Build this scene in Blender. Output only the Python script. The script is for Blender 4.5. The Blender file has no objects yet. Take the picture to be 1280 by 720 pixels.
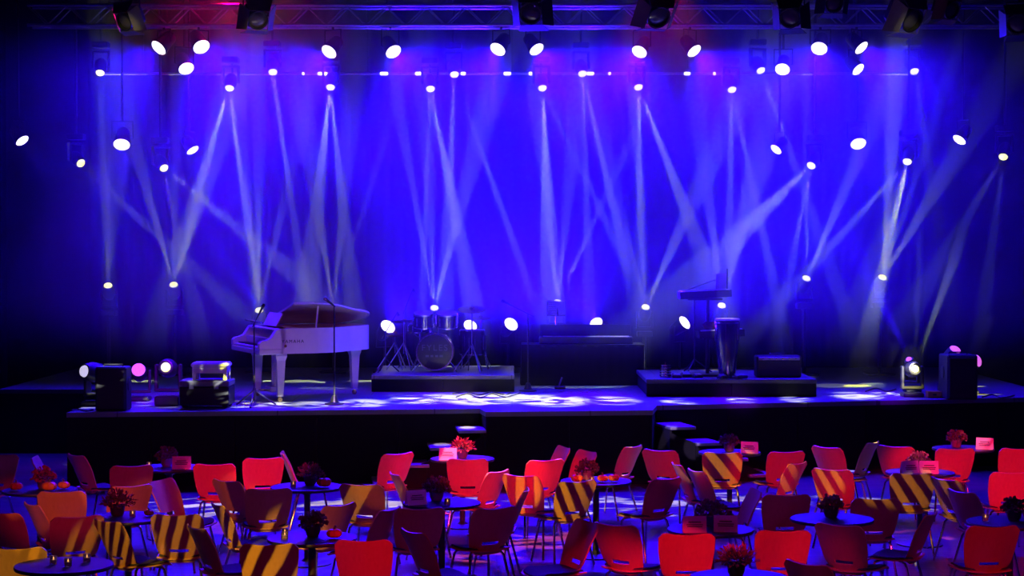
import bpy, bmesh, math, random
from mathutils import Vector, Matrix, Quaternion
random.seed(7)
PI = math.pi
SC = bpy.context.scene
COL = SC.collection
FPX = 2200.0; EYE = 2.96; PITCH = math.atan(43/FPX)

# ------------------------------------------------------------------ camera, world, exposure
cam_d = bpy.data.cameras.new('camera'); cam = bpy.data.objects.new('camera', cam_d); COL.objects.link(cam)
cam.location = (0, 0, EYE); cam.rotation_euler = (PI/2 - PITCH, 0, 0)
cam_d.sensor_width = 36; cam_d.lens = 36*FPX/1280; cam_d.clip_end = 200
SC.camera = cam
world = bpy.data.worlds.new('world'); SC.world = world; world.use_nodes = True
world.node_tree.nodes['Background'].inputs[0].default_value = (0.01, 0.006, 0.03, 1)
world.node_tree.nodes['Background'].inputs[1].default_value = 0.05
vs = SC.view_settings
vs.view_transform = 'Standard'; vs.look = 'None'; vs.gamma = 1; vs.use_curve_mapping = False
vs.exposure = 0.0
SC.cycles.max_bounces = 5; SC.cycles.diffuse_bounces = 2; SC.cycles.glossy_bounces = 3
SC.cycles.transmission_bounces = 3; SC.cycles.volume_bounces = 0; SC.cycles.transparent_max_bounces = 6
SC.cycles.sample_clamp_indirect = 4; SC.cycles.sample_clamp_direct = 0

def ray(px, py):
    u = (px-640)/FPX; v = (360-py)/FPX
    c, s = math.cos(PITCH), math.sin(PITCH)
    return Vector((u, c+v*s, -s+v*c))
def at(px, py, Y):
    d = ray(px, py); return Vector((0, 0, EYE))+d*(Y/d.y)
def onz(px, py, z):
    d = ray(px, py); return Vector((0, 0, EYE))+d*((z-EYE)/d.z)
STAGE = 0.95
def stg(px, py): return onz(px, py, STAGE)

# ------------------------------------------------------------------ lights
def gobo(L, kind, freq=40, ang=0.0, col2=None, thr=0.0, seed=0.0):
    L.use_nodes = True
    nt = L.node_tree; N = nt.nodes; lk = nt.links
    em = [n for n in N if n.type == 'EMISSION'][0]
    tc = N.new('ShaderNodeTexCoord'); sp = N.new('ShaderNodeSeparateXYZ'); lk.new(tc.outputs['Normal'], sp.inputs[0])
    def M(op, a, b=None):
        m = N.new('ShaderNodeMath'); m.operation = op
        for i, x in enumerate((a, b)):
            if x is None: continue
            if isinstance(x, (int, float)): m.inputs[i].default_value = x
            else: lk.new(x, m.inputs[i])
        return m.outputs[0]
    u = M('DIVIDE', sp.outputs[0], sp.outputs[2]); v = M('DIVIDE', sp.outputs[1], sp.outputs[2])
    cb = N.new('ShaderNodeCombineXYZ'); lk.new(u, cb.inputs[0]); lk.new(v, cb.inputs[1]); cb.inputs[2].default_value = seed
    if kind == 'stripes':
        w = M('ADD', M('MULTIPLY', u, math.cos(ang)*freq), M('MULTIPLY', v, math.sin(ang)*freq))
        nz = N.new('ShaderNodeTexNoise'); nz.inputs['Scale'].default_value = freq*0.05; lk.new(cb.outputs[0], nz.inputs['Vector'])
        w = M('ADD', w, M('MULTIPLY', nz.outputs[0], 3.0))
        s = M('SINE', w)
        f = M('MINIMUM', M('MAXIMUM', M('MULTIPLY', M('SUBTRACT', s, thr), 5.0), 0.0), 1.0)
    else:
        mp = N.new('ShaderNodeMapping'); lk.new(cb.outputs[0], mp.inputs[0]); mp.inputs['Scale'].default_value = (freq*.4, freq, 1)
        nz = N.new('ShaderNodeTexNoise'); nz.inputs['Scale'].default_value = 1; nz.inputs['Detail'].default_value = 1.5
        nz.inputs['Distortion'].default_value = 2.2; lk.new(mp.outputs[0], nz.inputs['Vector'])
        f = M('MINIMUM', M('MAXIMUM', M('MULTIPLY', M('SUBTRACT', nz.outputs[0], thr), 14.0), 0.0), 1.0)
        if col2:
            n2 = N.new('ShaderNodeTexNoise'); n2.inputs['Scale'].default_value = 0.8; lk.new(mp.outputs[0], n2.inputs['Vector'])
            mx = N.new('ShaderNodeMix'); mx.data_type = 'RGBA'
            lk.new(M('MINIMUM', M('MAXIMUM', M('MULTIPLY', M('SUBTRACT', n2.outputs[0], 0.47), 12.0), 0.0), 1.0), mx.inputs[0])
            mx.inputs[6].default_value = (1, 1, 1, 1); mx.inputs[7].default_value = (*col2, 1)
            lk.new(mx.outputs[2], em.inputs['Color'])
    lk.new(f, em.inputs['Strength'])

def spot(name, loc, target, half_deg, power, color, blend=0.3, radius=0.03, g=None):
    L = bpy.data.lights.new(name, 'SPOT'); L.energy = power; L.color = color
    L.spot_size = math.radians(half_deg*2); L.spot_blend = blend; L.shadow_soft_size = radius
    if g: gobo(L, **g)
    o = bpy.data.objects.new(name, L); COL.objects.link(o); o.location = loc
    if g: L.shadow_soft_size = 0.008
    o.rotation_euler = (Vector(target)-Vector(loc)).to_track_quat('-Z', 'Y').to_euler()
    return o

RED = (1.0, 0.006, 0.045); YEL = (1.0, 0.56, 0.025); BLUE = (0.017, 0.0, 1.0)
# front-of-house lamps hanging in the hall behind and above the camera
def foh(px, py, Y, src, half, power, color, **k):
    return spot('house_spot_offscreen', src, at(px, py, Y), half, power, color, blend=k.pop('blend', 0.35), radius=0.08, **k)
for (px, py, Y, half, pw) in [(585, 600, 18.5, 2.6, 26000), (268, 600, 18.2, 1.0, 20000), (334, 595, 18.4, 1.2, 30000), (700, 590, 18.5, 1.6, 22000),
                              (1000, 585, 18.8, 2.4, 15000), (1215, 580, 18.8, 2.6, 26000), (820, 585, 18.8, 1.8, 12000),
                              (500, 590, 18.6, 1.4, 13000), (170, 610, 17.5, 2.4, 3000), (60, 630, 16, 2.6, 3500),
                              (455, 700, 13.3, 1.5, 9000), (860, 695, 13.4, 1.5, 14000), (770, 690, 13.5, 1.0, 14000),
                              (985, 695, 13.3, 1.6, 9000), (1240, 690, 13.8, 2.0, 3500), (1040, 690, 13.3, 1.4, 3500)]:
    foh(px, py, Y, (3.0 if px > 640 else 1.5, 0.5, 6.6), half, pw*0.55, RED)
for (px, py, Y, half, pw, fr, an) in [(110, 680, 13.6, 1.7, 11000, 190, 0.5), (225, 670, 14.5, 1.3, 11000, 170, 0.35), (335, 650, 14.8, 1.7, 13000, 150, 0.5),
                                      (725, 625, 16.4, 1.3, 16000, 190, -0.35), (903, 588, 18.8, 1.1, 13000, 150, -0.75),
                                      (1015, 600, 17.8, 1.2, 13000, 190, -0.5), (1140, 615, 16.6, 1.4, 9000, 170, -0.6),
                                      (650, 610, 17, 0.7, 14000, 120, 0.05), (450, 620, 16.4, 1.2, 7000, 60, 0.6), (18, 700, 12.8, 1.4, 8000, 20, 0.9), (336, 700, 13.2, 1.3, 11000, 130, 0.6)]:
    foh(px, py, Y, (-4.0, 0.0, 7.0), half, pw*(0.45 if px < 300 else 0.75), YEL, g=dict(kind='stripes', freq=fr*5.0, ang=-an, thr=-0.05))
for (px, py, Y, half, pw, fr, an) in [(77, 640, 16.0, 1.6, 7000, 40, .7), (170, 625, 16.8, 1.5, 7000, 40, .4), (278, 615, 17, 1.3, 8000, 90, .3), (500, 610, 17, 1.2, 5000, 30, .2), (428, 650, 15.4, .8, 7000, 60, .3)]:
    foh(px, py, Y, (-4.0, 0.0, 7.0), half, pw*.45, (1, .20, .01), g=dict(kind='stripes', freq=fr*3, ang=an, thr=-.5))
for (px, py, half, pw) in [(600, 690, 1.6, 9000), (690, 675, 1.5, 11000), (1130, 672, 1.4, 6000), (300, 660, 1.5, 5000), (560, 655, 1.4, 9000), (1235, 640, 1.2, 4000)]:
    P = onz(px, py, 0); spot('house_spot_offscreen', (P.x, P.y-2.2, 8.3), P, half*2.6, pw*1.3, (1, .12, .34), radius=.1, g=dict(kind='blotch', freq=18, thr=.46, seed=px*.1))
spot('house_spot_offscreen', (1.5, 0.5, 7.6), (0, 16.5, .6), 16, 420, (1, .01, .07), blend=.6, radius=.15)  # broad weak red fill, added to lift the dark chairs to maroon
# violet general light on the hall floor and the front of the band
spot('house_spot_offscreen', (-3, 9, 8.2), (0, 18, 0), 34, 420, (0.30, 0.03, 1.0), radius=0.2, g=dict(kind='blotch', freq=9, thr=0.50))
spot('house_spot_offscreen', (5, 9, 8.2), (2, 17, 0), 36, 420, (0.15, 0.03, 1.0), radius=0.2, g=dict(kind='blotch', freq=11, thr=0.50, seed=3.0))
spot('house_spot_offscreen', (-1.5, 4, 7.2), stg(390, 470)+Vector((0, 0, .6)), 4.2, 2500, (0.42, 0.13, 0.95), radius=0.15)
spot('house_spot_offscreen', (0.5, 3, 7.2), stg(640, 460)+Vector((0, 0, .6)), 14, 300, (0.15, 0.05, 1.0), radius=0.15)
# moving lights over the stage throwing patterned light on the deck
for (px, py, half, pw, thr, sd) in [(120, 506, 2.2, 20000, .55, 31.0), (210, 503, 2.2, 20000, .53, 23.0), (300, 506, 1.5, 40000, .47, 0.0), (390, 506, 1.4, 40000, .45, 1.0), (455, 504, 1.6, 50000, .45, 1.5), (520, 499, 2.2, 70000, .46, 2.0), (600, 499, 2.6, 70000, .46, 4.0),
                                   (345, 506, 1.2, 50000, .45, 41.0), (425, 505, 1.3, 50000, .45, 43.0), (570, 497, 2.0, 60000, .46, 45.0), (640, 497, 2.0, 70000, .46, 47.0), (690, 501, 2.4, 80000, .44, 5.0), (765, 501, 1.8, 70000, .45, 7.0), (850, 502, 1.2, 60000, .46, 9.0), (925, 500.5, 1.1, 60000, .46, 10.0), (995, 499.5, 1.1, 60000, .46, 11.0), (1070, 495, 1.7, 60000, .46, 13.0), (1120, 492, 1.5, 50000, .46, 14.0), (1215, 490, 1.8, 30000, .52, 33.0)]:
    P = stg(px, py)
    spot('pattern_spot_offscreen', (P.x*0.8+1.0, P.y-12.0, 8.3), P, half, pw*2.3, (1, 1, 1), radius=0.02, blend=0.9, g=dict(kind='blotch', freq=44, col2=(0.85, 0.8, 0.08), thr=thr+.015, seed=sd))
for (px, py, half, pw, thr, sd) in [(460, 636, 6, 30000, .50, 15.0), (780, 634, 6, 26000, .50, 17.0), (225, 636, 6, 24000, .50, 21.0), (1100, 628, 6, 16000, .52, 29.0), (620, 632, 5, 22000, .50, 19.0), (940, 626, 5, 18000, .50, 25.0)]:
    P = onz(px, py, 0)
    spot('pattern_spot_offscreen', (P.x*0.8, P.y-2.6, 8.3), P, half, pw, (1, 1, 1), radius=0.02, g=dict(kind='blotch', freq=16, col2=(0.85, 0.8, 0.08), thr=thr, seed=sd))
for px, py, hf in ((200, 500, 2.6), (330, 507, 1.3), (420, 507, 1.3), (560, 498, 3.2), (740, 498, 3.2), (920, 500, 1.8), (1100, 494, 2.4)):
    P = stg(px, py); spot('house_spot_offscreen', (P.x*.7, P.y-12, 8.3), P, hf, 26000, (0.22, 0.0, 1.0), blend=.8, radius=.1)
# yellow light on the stair treads
for px, py, c_, pw in ((584, 534, (1, .9, .12), 16000), (552, 556, (1, .75, .9), 7000), (836, 529, (.6, .4, 1), 5000), (866, 549, (.6, .4, 1), 5000)):
    P = stg(px, py); P = at(px, py, stg(600, 511).y-.3); spot('pattern_spot_offscreen', (P.x*.8, 12, 8.3), P, .5, pw*2, c_, radius=.02)
P = at(908, 397, 25.05); spot('pattern_spot_offscreen', (P.x, 21.2, 8.3), P, 1.5, 3500, (1, .95, .7), radius=.02)
# red wash glowing in the haze at the top
spot('red_wash_offscreen', at(285, -40, 27.0), at(290, 120, 25.0), 40, 280, (1, 0.0, 0.15), radius=0.1)
spot('red_wash_offscreen', at(830, -40, 25.5), at(830, 120, 24.5), 32, 110, (1, 0.0, 0.08), radius=0.1)

# ------------------------------------------------------------------ materials
MATS = {}
def mat(name, col, rough=0.5, metal=0.0, emit=None, es=0.0, var=0.12, scale=8.0, bump=0.0, coat=0.0, trans=0.0):
    if name in MATS: return MATS[name]
    m = bpy.data.materials.new(name); m.use_nodes = True; MATS[name] = m
    nt = m.node_tree; N = nt.nodes; lk = nt.links; b = N['Principled BSDF']
    b.inputs['Roughness'].default_value = rough; b.inputs['Metallic'].default_value = metal
    b.inputs['Coat Weight'].default_value = coat
    b.inputs['Transmission Weight'].default_value = trans
    tc = N.new('ShaderNodeTexCoord'); nz = N.new('ShaderNodeTexNoise'); nz.inputs['Scale'].default_value = scale
    nz.inputs['Detail'].default_value = 3
    lk.new(tc.outputs['Object'], nz.inputs['Vector'])
    rp = N.new('ShaderNodeValToRGB'); lk.new(nz.outputs[0], rp.inputs[0])
    rp.color_ramp.elements[0].position = 0.3; rp.color_ramp.elements[1].position = 0.7
    rp.color_ramp.elements[0].color = (*[c*(1-var) for c in col], 1)
    rp.color_ramp.elements[1].color = (*[min(1, c*(1+var)) for c in col], 1)
    lk.new(rp.outputs[0], b.inputs['Base Color'])
    if bump:
        bp = N.new('ShaderNodeBump'); bp.inputs['Strength'].default_value = bump; lk.new(nz.outputs[0], bp.inputs['Height'])
        lk.new(bp.outputs[0], b.inputs['Normal'])
    if emit:
        b.inputs['Emission Color'].default_value = (*emit, 1); b.inputs['Emission Strength'].default_value = es
        m.cycles.emission_sampling = 'NONE'
    return m
def wood_mat(name, c1, c2, rough=0.4):
    m = bpy.data.materials.new(name); m.use_nodes = True; MATS[name] = m
    nt = m.node_tree; N = nt.nodes; lk = nt.links; b = N['Principled BSDF']; b.inputs['Roughness'].default_value = rough
    tc = N.new('ShaderNodeTexCoord'); mp = N.new('ShaderNodeMapping'); mp.inputs['Scale'].default_value = (14, 14, 1.6)
    lk.new(tc.outputs['Object'], mp.inputs[0])
    nz = N.new('ShaderNodeTexNoise'); nz.inputs['Scale'].default_value = 3; nz.inputs['Detail'].default_value = 4; nz.inputs['Distortion'].default_value = 0.6
    lk.new(mp.outputs[0], nz.inputs['Vector'])
    rp = N.new('ShaderNodeValToRGB'); lk.new(nz.outputs[0], rp.inputs[0])
    rp.color_ramp.elements[0].color = (*c1, 1); rp.color_ramp.elements[1].color = (*c2, 1)
    lk.new(rp.outputs[0], b.inputs['Base Color']); return m
def plank_mat(name, c1, c2, rough, sx, sy, coat=0.0):
    """boards seen too far away to tell apart: colour and fine joints only"""
    m = bpy.data.materials.new(name); m.use_nodes = True; MATS[name] = m
    nt = m.node_tree; N = nt.nodes; lk = nt.links; b = N['Principled BSDF']
    b.inputs['Roughness'].default_value = rough; b.inputs['Coat Weight'].default_value = coat
    tc = N.new('ShaderNodeTexCoord'); br = N.new('ShaderNodeTexBrick'); lk.new(tc.outputs['Object'], br.inputs['Vector'])
    br.inputs['Scale'].default_value = 1; br.inputs['Brick Width'].default_value = sx; br.inputs['Row Height'].default_value = sy
    br.inputs['Mortar Size'].default_value = 0.008
    br.inputs['Color1'].default_value = (*c1, 1); br.inputs['Color2'].default_value = (*c2, 1)
    br.inputs['Mortar'].default_value = (c1[0]*.3, c1[1]*.3, c1[2]*.3, 1)
    nz = N.new('ShaderNodeTexNoise'); nz.inputs['Scale'].default_value = 2.5; nz.inputs['Detail'].default_value = 5; lk.new(tc.outputs['Object'], nz.inputs['Vector'])
    mx = N.new('ShaderNodeMix'); mx.data_type = 'RGBA'; mx.blend_type = 'MULTIPLY'; mx.inputs[0].default_value = 0.5
    lk.new(br.outputs[0], mx.inputs[6]); lk.new(nz.outputs[0], mx.inputs[7]); lk.new(mx.outputs[2], b.inputs['Base Color'])
    bp = N.new('ShaderNodeBump'); bp.inputs['Strength'].default_value = 0.15; lk.new(br.outputs['Fac'], bp.inputs['Height']); bp.invert = True
    lk.new(bp.outputs[0], b.inputs['Normal']); return m

mat('black_wall', (0.006, 0.006, 0.007), 0.9)
mat('black_drape', (0.004, 0.004, 0.005), 0.95, scale=3)
mat('black_paint', (0.006, 0.006, 0.007), 0.55, bump=0.02)
mat('skirt_black', (0.003, 0.003, 0.004), 0.95)
mat('fixture_black', (0.018, 0.018, 0.02), 0.4)
mat('chrome', (0.75, 0.75, 0.78), 0.16, 1.0, var=0.04)
mat('dark_chrome', (0.35, 0.35, 0.37), 0.22, 1.0, var=0.05)
mat('aluminium', (0.55, 0.55, 0.58), 0.28, 1.0, var=0.08)
wood_mat('chair_wood', (0.62, 0.30, 0.11), (0.80, 0.45, 0.20), 0.38)
mat('seat_fabric', (0.05, 0.045, 0.07), 0.9, bump=0.2, scale=60)
mat('table_black', (0.02, 0.018, 0.02), 0.5)
mat('table_iron', (0.03, 0.03, 0.033), 0.45)
mat('piano_white', (0.80, 0.78, 0.76), 0.22, coat=0.5, var=0.03)
mat('piano_gold', (0.75, 0.5, 0.18), 0.3, 0.9)
mat('piano_inner', (0.62, 0.45, 0.27), 0.3)  # brown lightened to gold, yellow light under the lid put into the colour
mat('key_white', (0.85, 0.83, 0.78), 0.3, var=0.02)
mat('key_black', (0.01, 0.01, 0.01), 0.3)
mat('brass', (0.75, 0.55, 0.2), 0.25, 1.0)
mat('cymbal', (0.8, 0.58, 0.25), 0.25, 1.0, scale=30)
mat('drum_wrap', (0.02, 0.02, 0.05), 0.15, coat=0.6)
mat('drum_skin', (0.7, 0.7, 0.68), 0.5)
mat('drum_front', (0.012, 0.012, 0.014), 0.3)
mat('drum_print', (0.11, 0.11, 0.13), 0.6)
mat('paper', (0.85, 0.83, 0.8), 0.8, var=0.04)
mat('ink', (0.05, 0.05, 0.06), 0.8)
mat('case_metal', (0.45, 0.45, 0.48), 0.35, 0.8)
mat('rubber', (0.015, 0.015, 0.015), 0.8)
mat('grille', (0.02, 0.02, 0.022), 0.7, bump=0.4, scale=120)
mat('lens_white', (0.9, 0.9, 0.9), 0.3, emit=(1.0, 0.90, 1.0), es=3.0)
mat('lens_yellow', (0.9, 0.9, 0.6), 0.3, emit=(1.0, 1.0, 0.20), es=1.5)
mat('lens_pink', (0.9, 0.5, 0.8), 0.3, emit=(0.85, 0.15, 0.85), es=0.9, scale=40, var=0.4)
mat('lens_pale', (0.8, 0.8, 0.85), 0.2, emit=(0.75, 0.7, 0.95), es=0.75)  # weak emission gives this lens its pale white face
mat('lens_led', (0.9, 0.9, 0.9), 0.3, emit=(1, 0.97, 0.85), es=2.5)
mat('lens_off', (0.10, 0.09, 0.09), 0.1, coat=0.8)
mat('barn_door', (0.25, 0.23, 0.12), 0.5, 0.4)  # olive of the yellow light on the doors is put into the colour
mat('petal_red', (0.55, 0.10, 0.06), 0.7, var=0.4, scale=20)
mat('petal_dark', (0.14, 0.05, 0.06), 0.8, var=0.4, scale=20)
mat('leaf_green', (0.14, 0.17, 0.04), 0.7, var=0.4, scale=20)
mat('pumpkin', (0.85, 0.25, 0.03), 0.5, var=0.2)
mat('stem', (0.16, 0.13, 0.05), 0.8)
mat('pot', (0.30, 0.20, 0.26), 0.6)
mat('pot_dark', (0.05, 0.04, 0.06), 0.5)
mat('flame', (1, 0.7, 0.3), 0.5, emit=(1.0, 0.55, 0.16), es=2.5)
mat('wax', (0.85, 0.78, 0.6), 0.5)
mat('glass_amber', (0.9, 0.75, 0.6), 0.08, trans=0.85)
mat('cable', (0.02, 0.02, 0.025), 0.6)
mat('cloth_red', (0.10, 0.02, 0.025), 0.9)
mat('case_yellow', (0.75, 0.68, 0.05), 0.5)
plank_mat('hall_floor', (0.17, 0.14, 0.125), (0.10, 0.085, 0.075), 0.38, 1.6, 0.11, coat=0.15)
plank_mat('deck_floor', (0.21, 0.21, 0.215), (0.19, 0.19, 0.195), 0.42, 2.0, 1.0)

# ------------------------------------------------------------------ mesh helpers
class MB:
    def __init__(s): s.v = []; s.f = []
    def add(s, vs_, fs):
        o = len(s.v); s.v += [Vector(x) for x in vs_]; s.f += [tuple(i+o for i in f) for f in fs]; return s
    def box(s, c, d, rot=None):
        x, y, z = d[0]/2, d[1]/2, d[2]/2
        vs_ = [Vector(p) for p in ((-x,-y,-z),(x,-y,-z),(x,y,-z),(-x,y,-z),(-x,-y,z),(x,-y,z),(x,y,z),(-x,y,z))]
        if rot is not None: vs_ = [rot @ p for p in vs_]
        c = Vector(c)
        return s.add([p+c for p in vs_], [(0,3,2,1),(4,5,6,7),(0,1,5,4),(1,2,6,5),(2,3,7,6),(3,0,4,7)])
    def bbox(s, c, d, r=0.01):
        """box with chamfered edges (two-step in every axis)"""
        bm = bmesh.new(); bmesh.ops.create_cube(bm, size=1)
        for v in bm.verts: v.co = Vector((v.co.x*d[0], v.co.y*d[1], v.co.z*d[2]))
        bmesh.ops.bevel(bm, geom=bm.edges[:], offset=r, segments=1, affect='EDGES')
        bm.verts.index_update(); c = Vector(c)
        s.add([v.co+c for v in bm.verts], [tuple(v.index for v in f.verts) for f in bm.faces]); bm.free(); return s
    def tube(s, pts, r, n=8, cap=True):
        pts = [Vector(p) for p in pts]; k = len(pts); rs = r if isinstance(r, (list, tuple)) else [r]*k
        o = len(s.v); prev = None
        for i, p in enumerate(pts):
            t = (pts[min(i+1, k-1)]-pts[max(i-1, 0)]).normalized()
            if prev is None:
                a = t.orthogonal().normalized()
            else:
                a = (prev-t*prev.dot(t)); a = a.normalized() if a.length > 1e-6 else t.orthogonal().normalized()
            prev = a; b = t.cross(a)
            for j in range(n):
                q = 2*PI*j/n; s.v.append(p+(a*math.cos(q)+b*math.sin(q))*rs[i])
        for i in range(k-1):
            for j in range(n):
                s.f.append((o+i*n+j, o+i*n+(j+1) % n, o+(i+1)*n+(j+1) % n, o+(i+1)*n+j))
        if cap:
            s.f.append(tuple(o+j for j in range(n))[::-1]); s.f.append(tuple(o+(k-1)*n+j for j in range(n)))
        return s
    def lathe(s, prof, n=20, M=None, cap=True):
        o = len(s.v); k = len(prof)
        for (r, z) in prof:
            for j in range(n):
                q = 2*PI*j/n; p = Vector((r*math.cos(q), r*math.sin(q), z)); s.v.append(M @ p if M else p)
        for i in range(k-1):
            for j in range(n):
                s.f.append((o+i*n+j, o+i*n+(j+1) % n, o+(i+1)*n+(j+1) % n, o+(i+1)*n+j))
        if cap:
            s.f.append(tuple(o+j for j in range(n))[::-1]); s.f.append(tuple(o+(k-1)*n+j for j in range(n)))
        return s
    def prism(s, poly, z0, z1, M=None):
        n = len(poly); vs_ = [Vector((*p, z0)) for p in poly]+[Vector((*p, z1)) for p in poly]
        if M: vs_ = [M @ p for p in vs_]
        return s.add(vs_, [tuple(range(n))[::-1], tuple(range(n, 2*n))]+[(i, (i+1) % n, n+(i+1) % n, n+i) for i in range(n)])
    def mesh(s, name, m, smooth=True):
        me = bpy.data.meshes.new(name); me.from_pydata(s.v, [], s.f); me.update()
        bm = bmesh.new(); bm.from_mesh(me); bmesh.ops.recalc_face_normals(bm, faces=bm.faces[:]); bm.to_mesh(me); bm.free()
        if smooth:
            me.polygons.foreach_set('use_smooth', [True]*len(me.polygons)); me.set_sharp_from_angle(angle=math.radians(35))
        me.materials.append(MATS[m]); return me
    def build(s, name, m, parent=None, loc=(0, 0, 0), rot=None, smooth=True):
        return link(name, s.mesh(name, m, smooth), parent, loc, rot)
def link(name, me, parent=None, loc=(0, 0, 0), rot=None):
    o = bpy.data.objects.new(name, me); COL.objects.link(o); o.parent = parent; o.location = loc
    if rot is not None:
        o.rotation_mode = 'QUATERNION'; o.rotation_quaternion = rot
    return o
def tag(o, label, cat, group=None, kind=None):
    o['label'] = label
    if cat: o['category'] = cat
    if group: o['group'] = group
    if kind: o['kind'] = kind
    return o
def thing(name, label, cat, loc=(0, 0, 0), rz=0.0, group=None):
    o = bpy.data.objects.new(name, None); COL.objects.link(o); o.location = loc; o.rotation_euler = (0, 0, rz)
    o.empty_display_size = 0.1
    return tag(o, label, cat, group)
def copy_tree(o, parent=None):
    c = o.copy(); COL.objects.link(c); c.parent = parent
    for ch in list(o.children): copy_tree(ch, c)
    return c
def struct(o): o['kind'] = 'structure'; return o
def text_mesh(txt, size, m, extrude=0.002, spacing=1.0):
    cu = bpy.data.curves.new('text', 'FONT'); cu.body = txt; cu.size = size; cu.extrude = extrude
    cu.align_x = 'CENTER'; cu.align_y = 'CENTER'; cu.space_character = spacing
    ob = bpy.data.objects.new('text', cu); COL.objects.link(ob)
    dg = bpy.context.evaluated_depsgraph_get(); me = bpy.data.meshes.new_from_object(ob.evaluated_get(dg))
    bpy.data.objects.remove(ob); me.materials.clear(); me.materials.append(MATS[m]); return me
ZQ = lambda d: Vector(d).to_track_quat('Z', 'Y')

# ------------------------------------------------------------------ the hall
XW = 11.0; YB = 31.6; YF = -4.0; ZC = 8.6
struct(MB().box((0, (YB+YF)/2, -0.05), (2*XW, YB-YF, 0.1)).build('floor', 'hall_floor', smooth=False))
struct(MB().box((0, (YB+YF)/2, ZC+0.05), (2*XW, YB-YF, 0.1)).build('ceiling', 'black_wall', smooth=False))
struct(MB().box((0, YB+0.05, ZC/2), (2*XW, 0.1, ZC)).build('wall_back', 'black_wall', smooth=False))
struct(MB().box((0, YF-0.05, ZC/2), (2*XW, 0.1, ZC)).build('wall_front', 'black_wall', smooth=False))
struct(MB().box((-XW-0.05, (YB+YF)/2, ZC/2), (0.1, YB-YF, ZC)).build('wall_left', 'black_wall', smooth=False))
struct(MB().box((XW+0.05, (YB+YF)/2, ZC/2), (0.1, YB-YF, ZC)).build('wall_right', 'black_wall', smooth=False))

def drape(name, x0, x1, y, z0, z1, label, pitch=0.22, amp=0.012):
    n = int((x1-x0)/pitch*6); mb = MB()
    for zz in (z0, z1):
        for i in range(n+1):
            x = x0+(x1-x0)*i/n; mb.v.append(Vector((x, y+amp*math.sin(2*PI*i/6)+amp*.4*math.sin(i*1.7), zz)))
    for zz in (z1, z0):
        for i in range(n+1):
            p = mb.v[i if zz == z0 else n+1+i]; mb.v.append(p+Vector((0, 0.012, 0)))
    m = n+1
    for i in range(n):
        mb.f += [(i, i+1, m+i+1, m+i), (2*m+i, 2*m+i+1, 3*m+i+1, 3*m+i), (m+i, m+i+1, 2*m+i+1, 2*m+i), (3*m+i, 3*m+i+1, i+1, i)]
    return tag(mb.build(name, 'black_drape'), label, 'curtain')
drape('backdrop_curtain', -7.5, 7.3, 31.2, STAGE+0.002, 8.3, 'wide pleated black backdrop curtain hanging behind the whole stage')
drape('side_curtain', -10.8, -7.75, 27.0, 0.002, 8.3, 'black side curtain at the piano end of the stage')
drape('side_curtain', 8.3, 10.7, 27.6, 0.002, 8.3, 'black side curtain at the amplifier end of the stage')

# ------------------------------------------------------------------ stage platform
EDGE = [stg(83, 516), stg(600, 511), stg(607, 515), stg(816, 513), stg(821, 507), stg(1330, 496)]
stage = thing('stage_platform', 'long dark stage platform with black skirting carrying the band equipment', 'stage', (0, 24, 0))
def rel(o, p): return Vector(p)-o.location
poly = [(p.x, p.y-24) for p in EDGE]+[(EDGE[-1].x, 31.0-24), (-7.6, 31.0-24), (-7.6, 26.0-24), (EDGE[0].x, 26.0-24)]
MB().prism(poly, STAGE-0.06, STAGE).build('deck', 'deck_floor', stage, smooth=False)
mbn = 0
for a, b in zip(EDGE[:-1], EDGE[1:]):
    L = (b-a).length; n = max(1, round(L/1.0))
    for i in range(n):
        p = a.lerp(b, i/n); q = a.lerp(b, (i+1)/n); c = (p+q)/2; d = q-p
        R = Matrix.Rotation(math.atan2(d.y, d.x), 3, 'Z')
        MB().box(R @ Vector((0, 0.035, 0)), (d.length-0.008 if n > 1 else d.length, 0.03, STAGE-0.065), R).build('skirt_panel', 'skirt_black', stage, (c.x, c.y-24, (STAGE-0.06)/2), smooth=False)
for (x, y0, y1) in ((EDGE[0].x+.02, EDGE[0].y+.06, 25.96), (-7.58, 26.04, 30.98), (EDGE[-1].x-.02, EDGE[-1].y+.06, 30.98)):
    MB().box((0, 0, 0), (0.03, y1-y0, STAGE-0.065)).build('skirt_panel', 'skirt_black', stage, (x, (y0+y1)/2-24, (STAGE-0.06)/2), smooth=False)
MB().box((0, 0, 0), (7.58+EDGE[0].x, 0.03, STAGE-0.065)).build('skirt_panel', 'skirt_black', stage, ((EDGE[0].x-7.58)/2, 26.02-24, (STAGE-0.06)/2), smooth=False)
# stairs along the stage front, either side of the projecting middle
def stairs(px0, sgn, label, front_px):
    top = stg(px0, front_px); t = thing('stage_stair', label, 'stairs', (top.x, top.y, 0), math.atan2(*reversed((EDGE[1]-EDGE[0]).xy if sgn < 0 else (EDGE[5]-EDGE[4]).xy)))
    w = 0.36; dpt = 0.62
    for k in range(4):
        z = STAGE-0.215*(k+1)
        if z < 0.02: break
        cx = sgn*(w*(k+0.5)); yc = 0.02-dpt/2
        MB().bbox((cx, yc, z-0.02), (w*0.97, dpt, 0.04), 0.006).build('tread', 'stair_tread', t, smooth=False)
        MB().box((cx-sgn*w*0.45, yc, (z-0.04)/2), (0.03, dpt*0.94, z-0.042)).build('riser_panel', 'skirt_black', t, smooth=False)
    H = STAGE-0.24
    for yy in (-0.035, -dpt+0.075):
        MB().prism([(0, 0.0), (sgn*1.44, 0.0), (sgn*1.44, 0.04), (sgn*0.02, H-0.05)], yy, yy+0.03, Matrix(((1,0,0,0),(0,0,1,0),(0,1,0,0),(0,0,0,1)))).build('stringer', 'skirt_black', t, smooth=False)
    return t
mat('stair_tread', (0.30, 0.30, 0.32), 0.45, bump=0.05)
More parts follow.
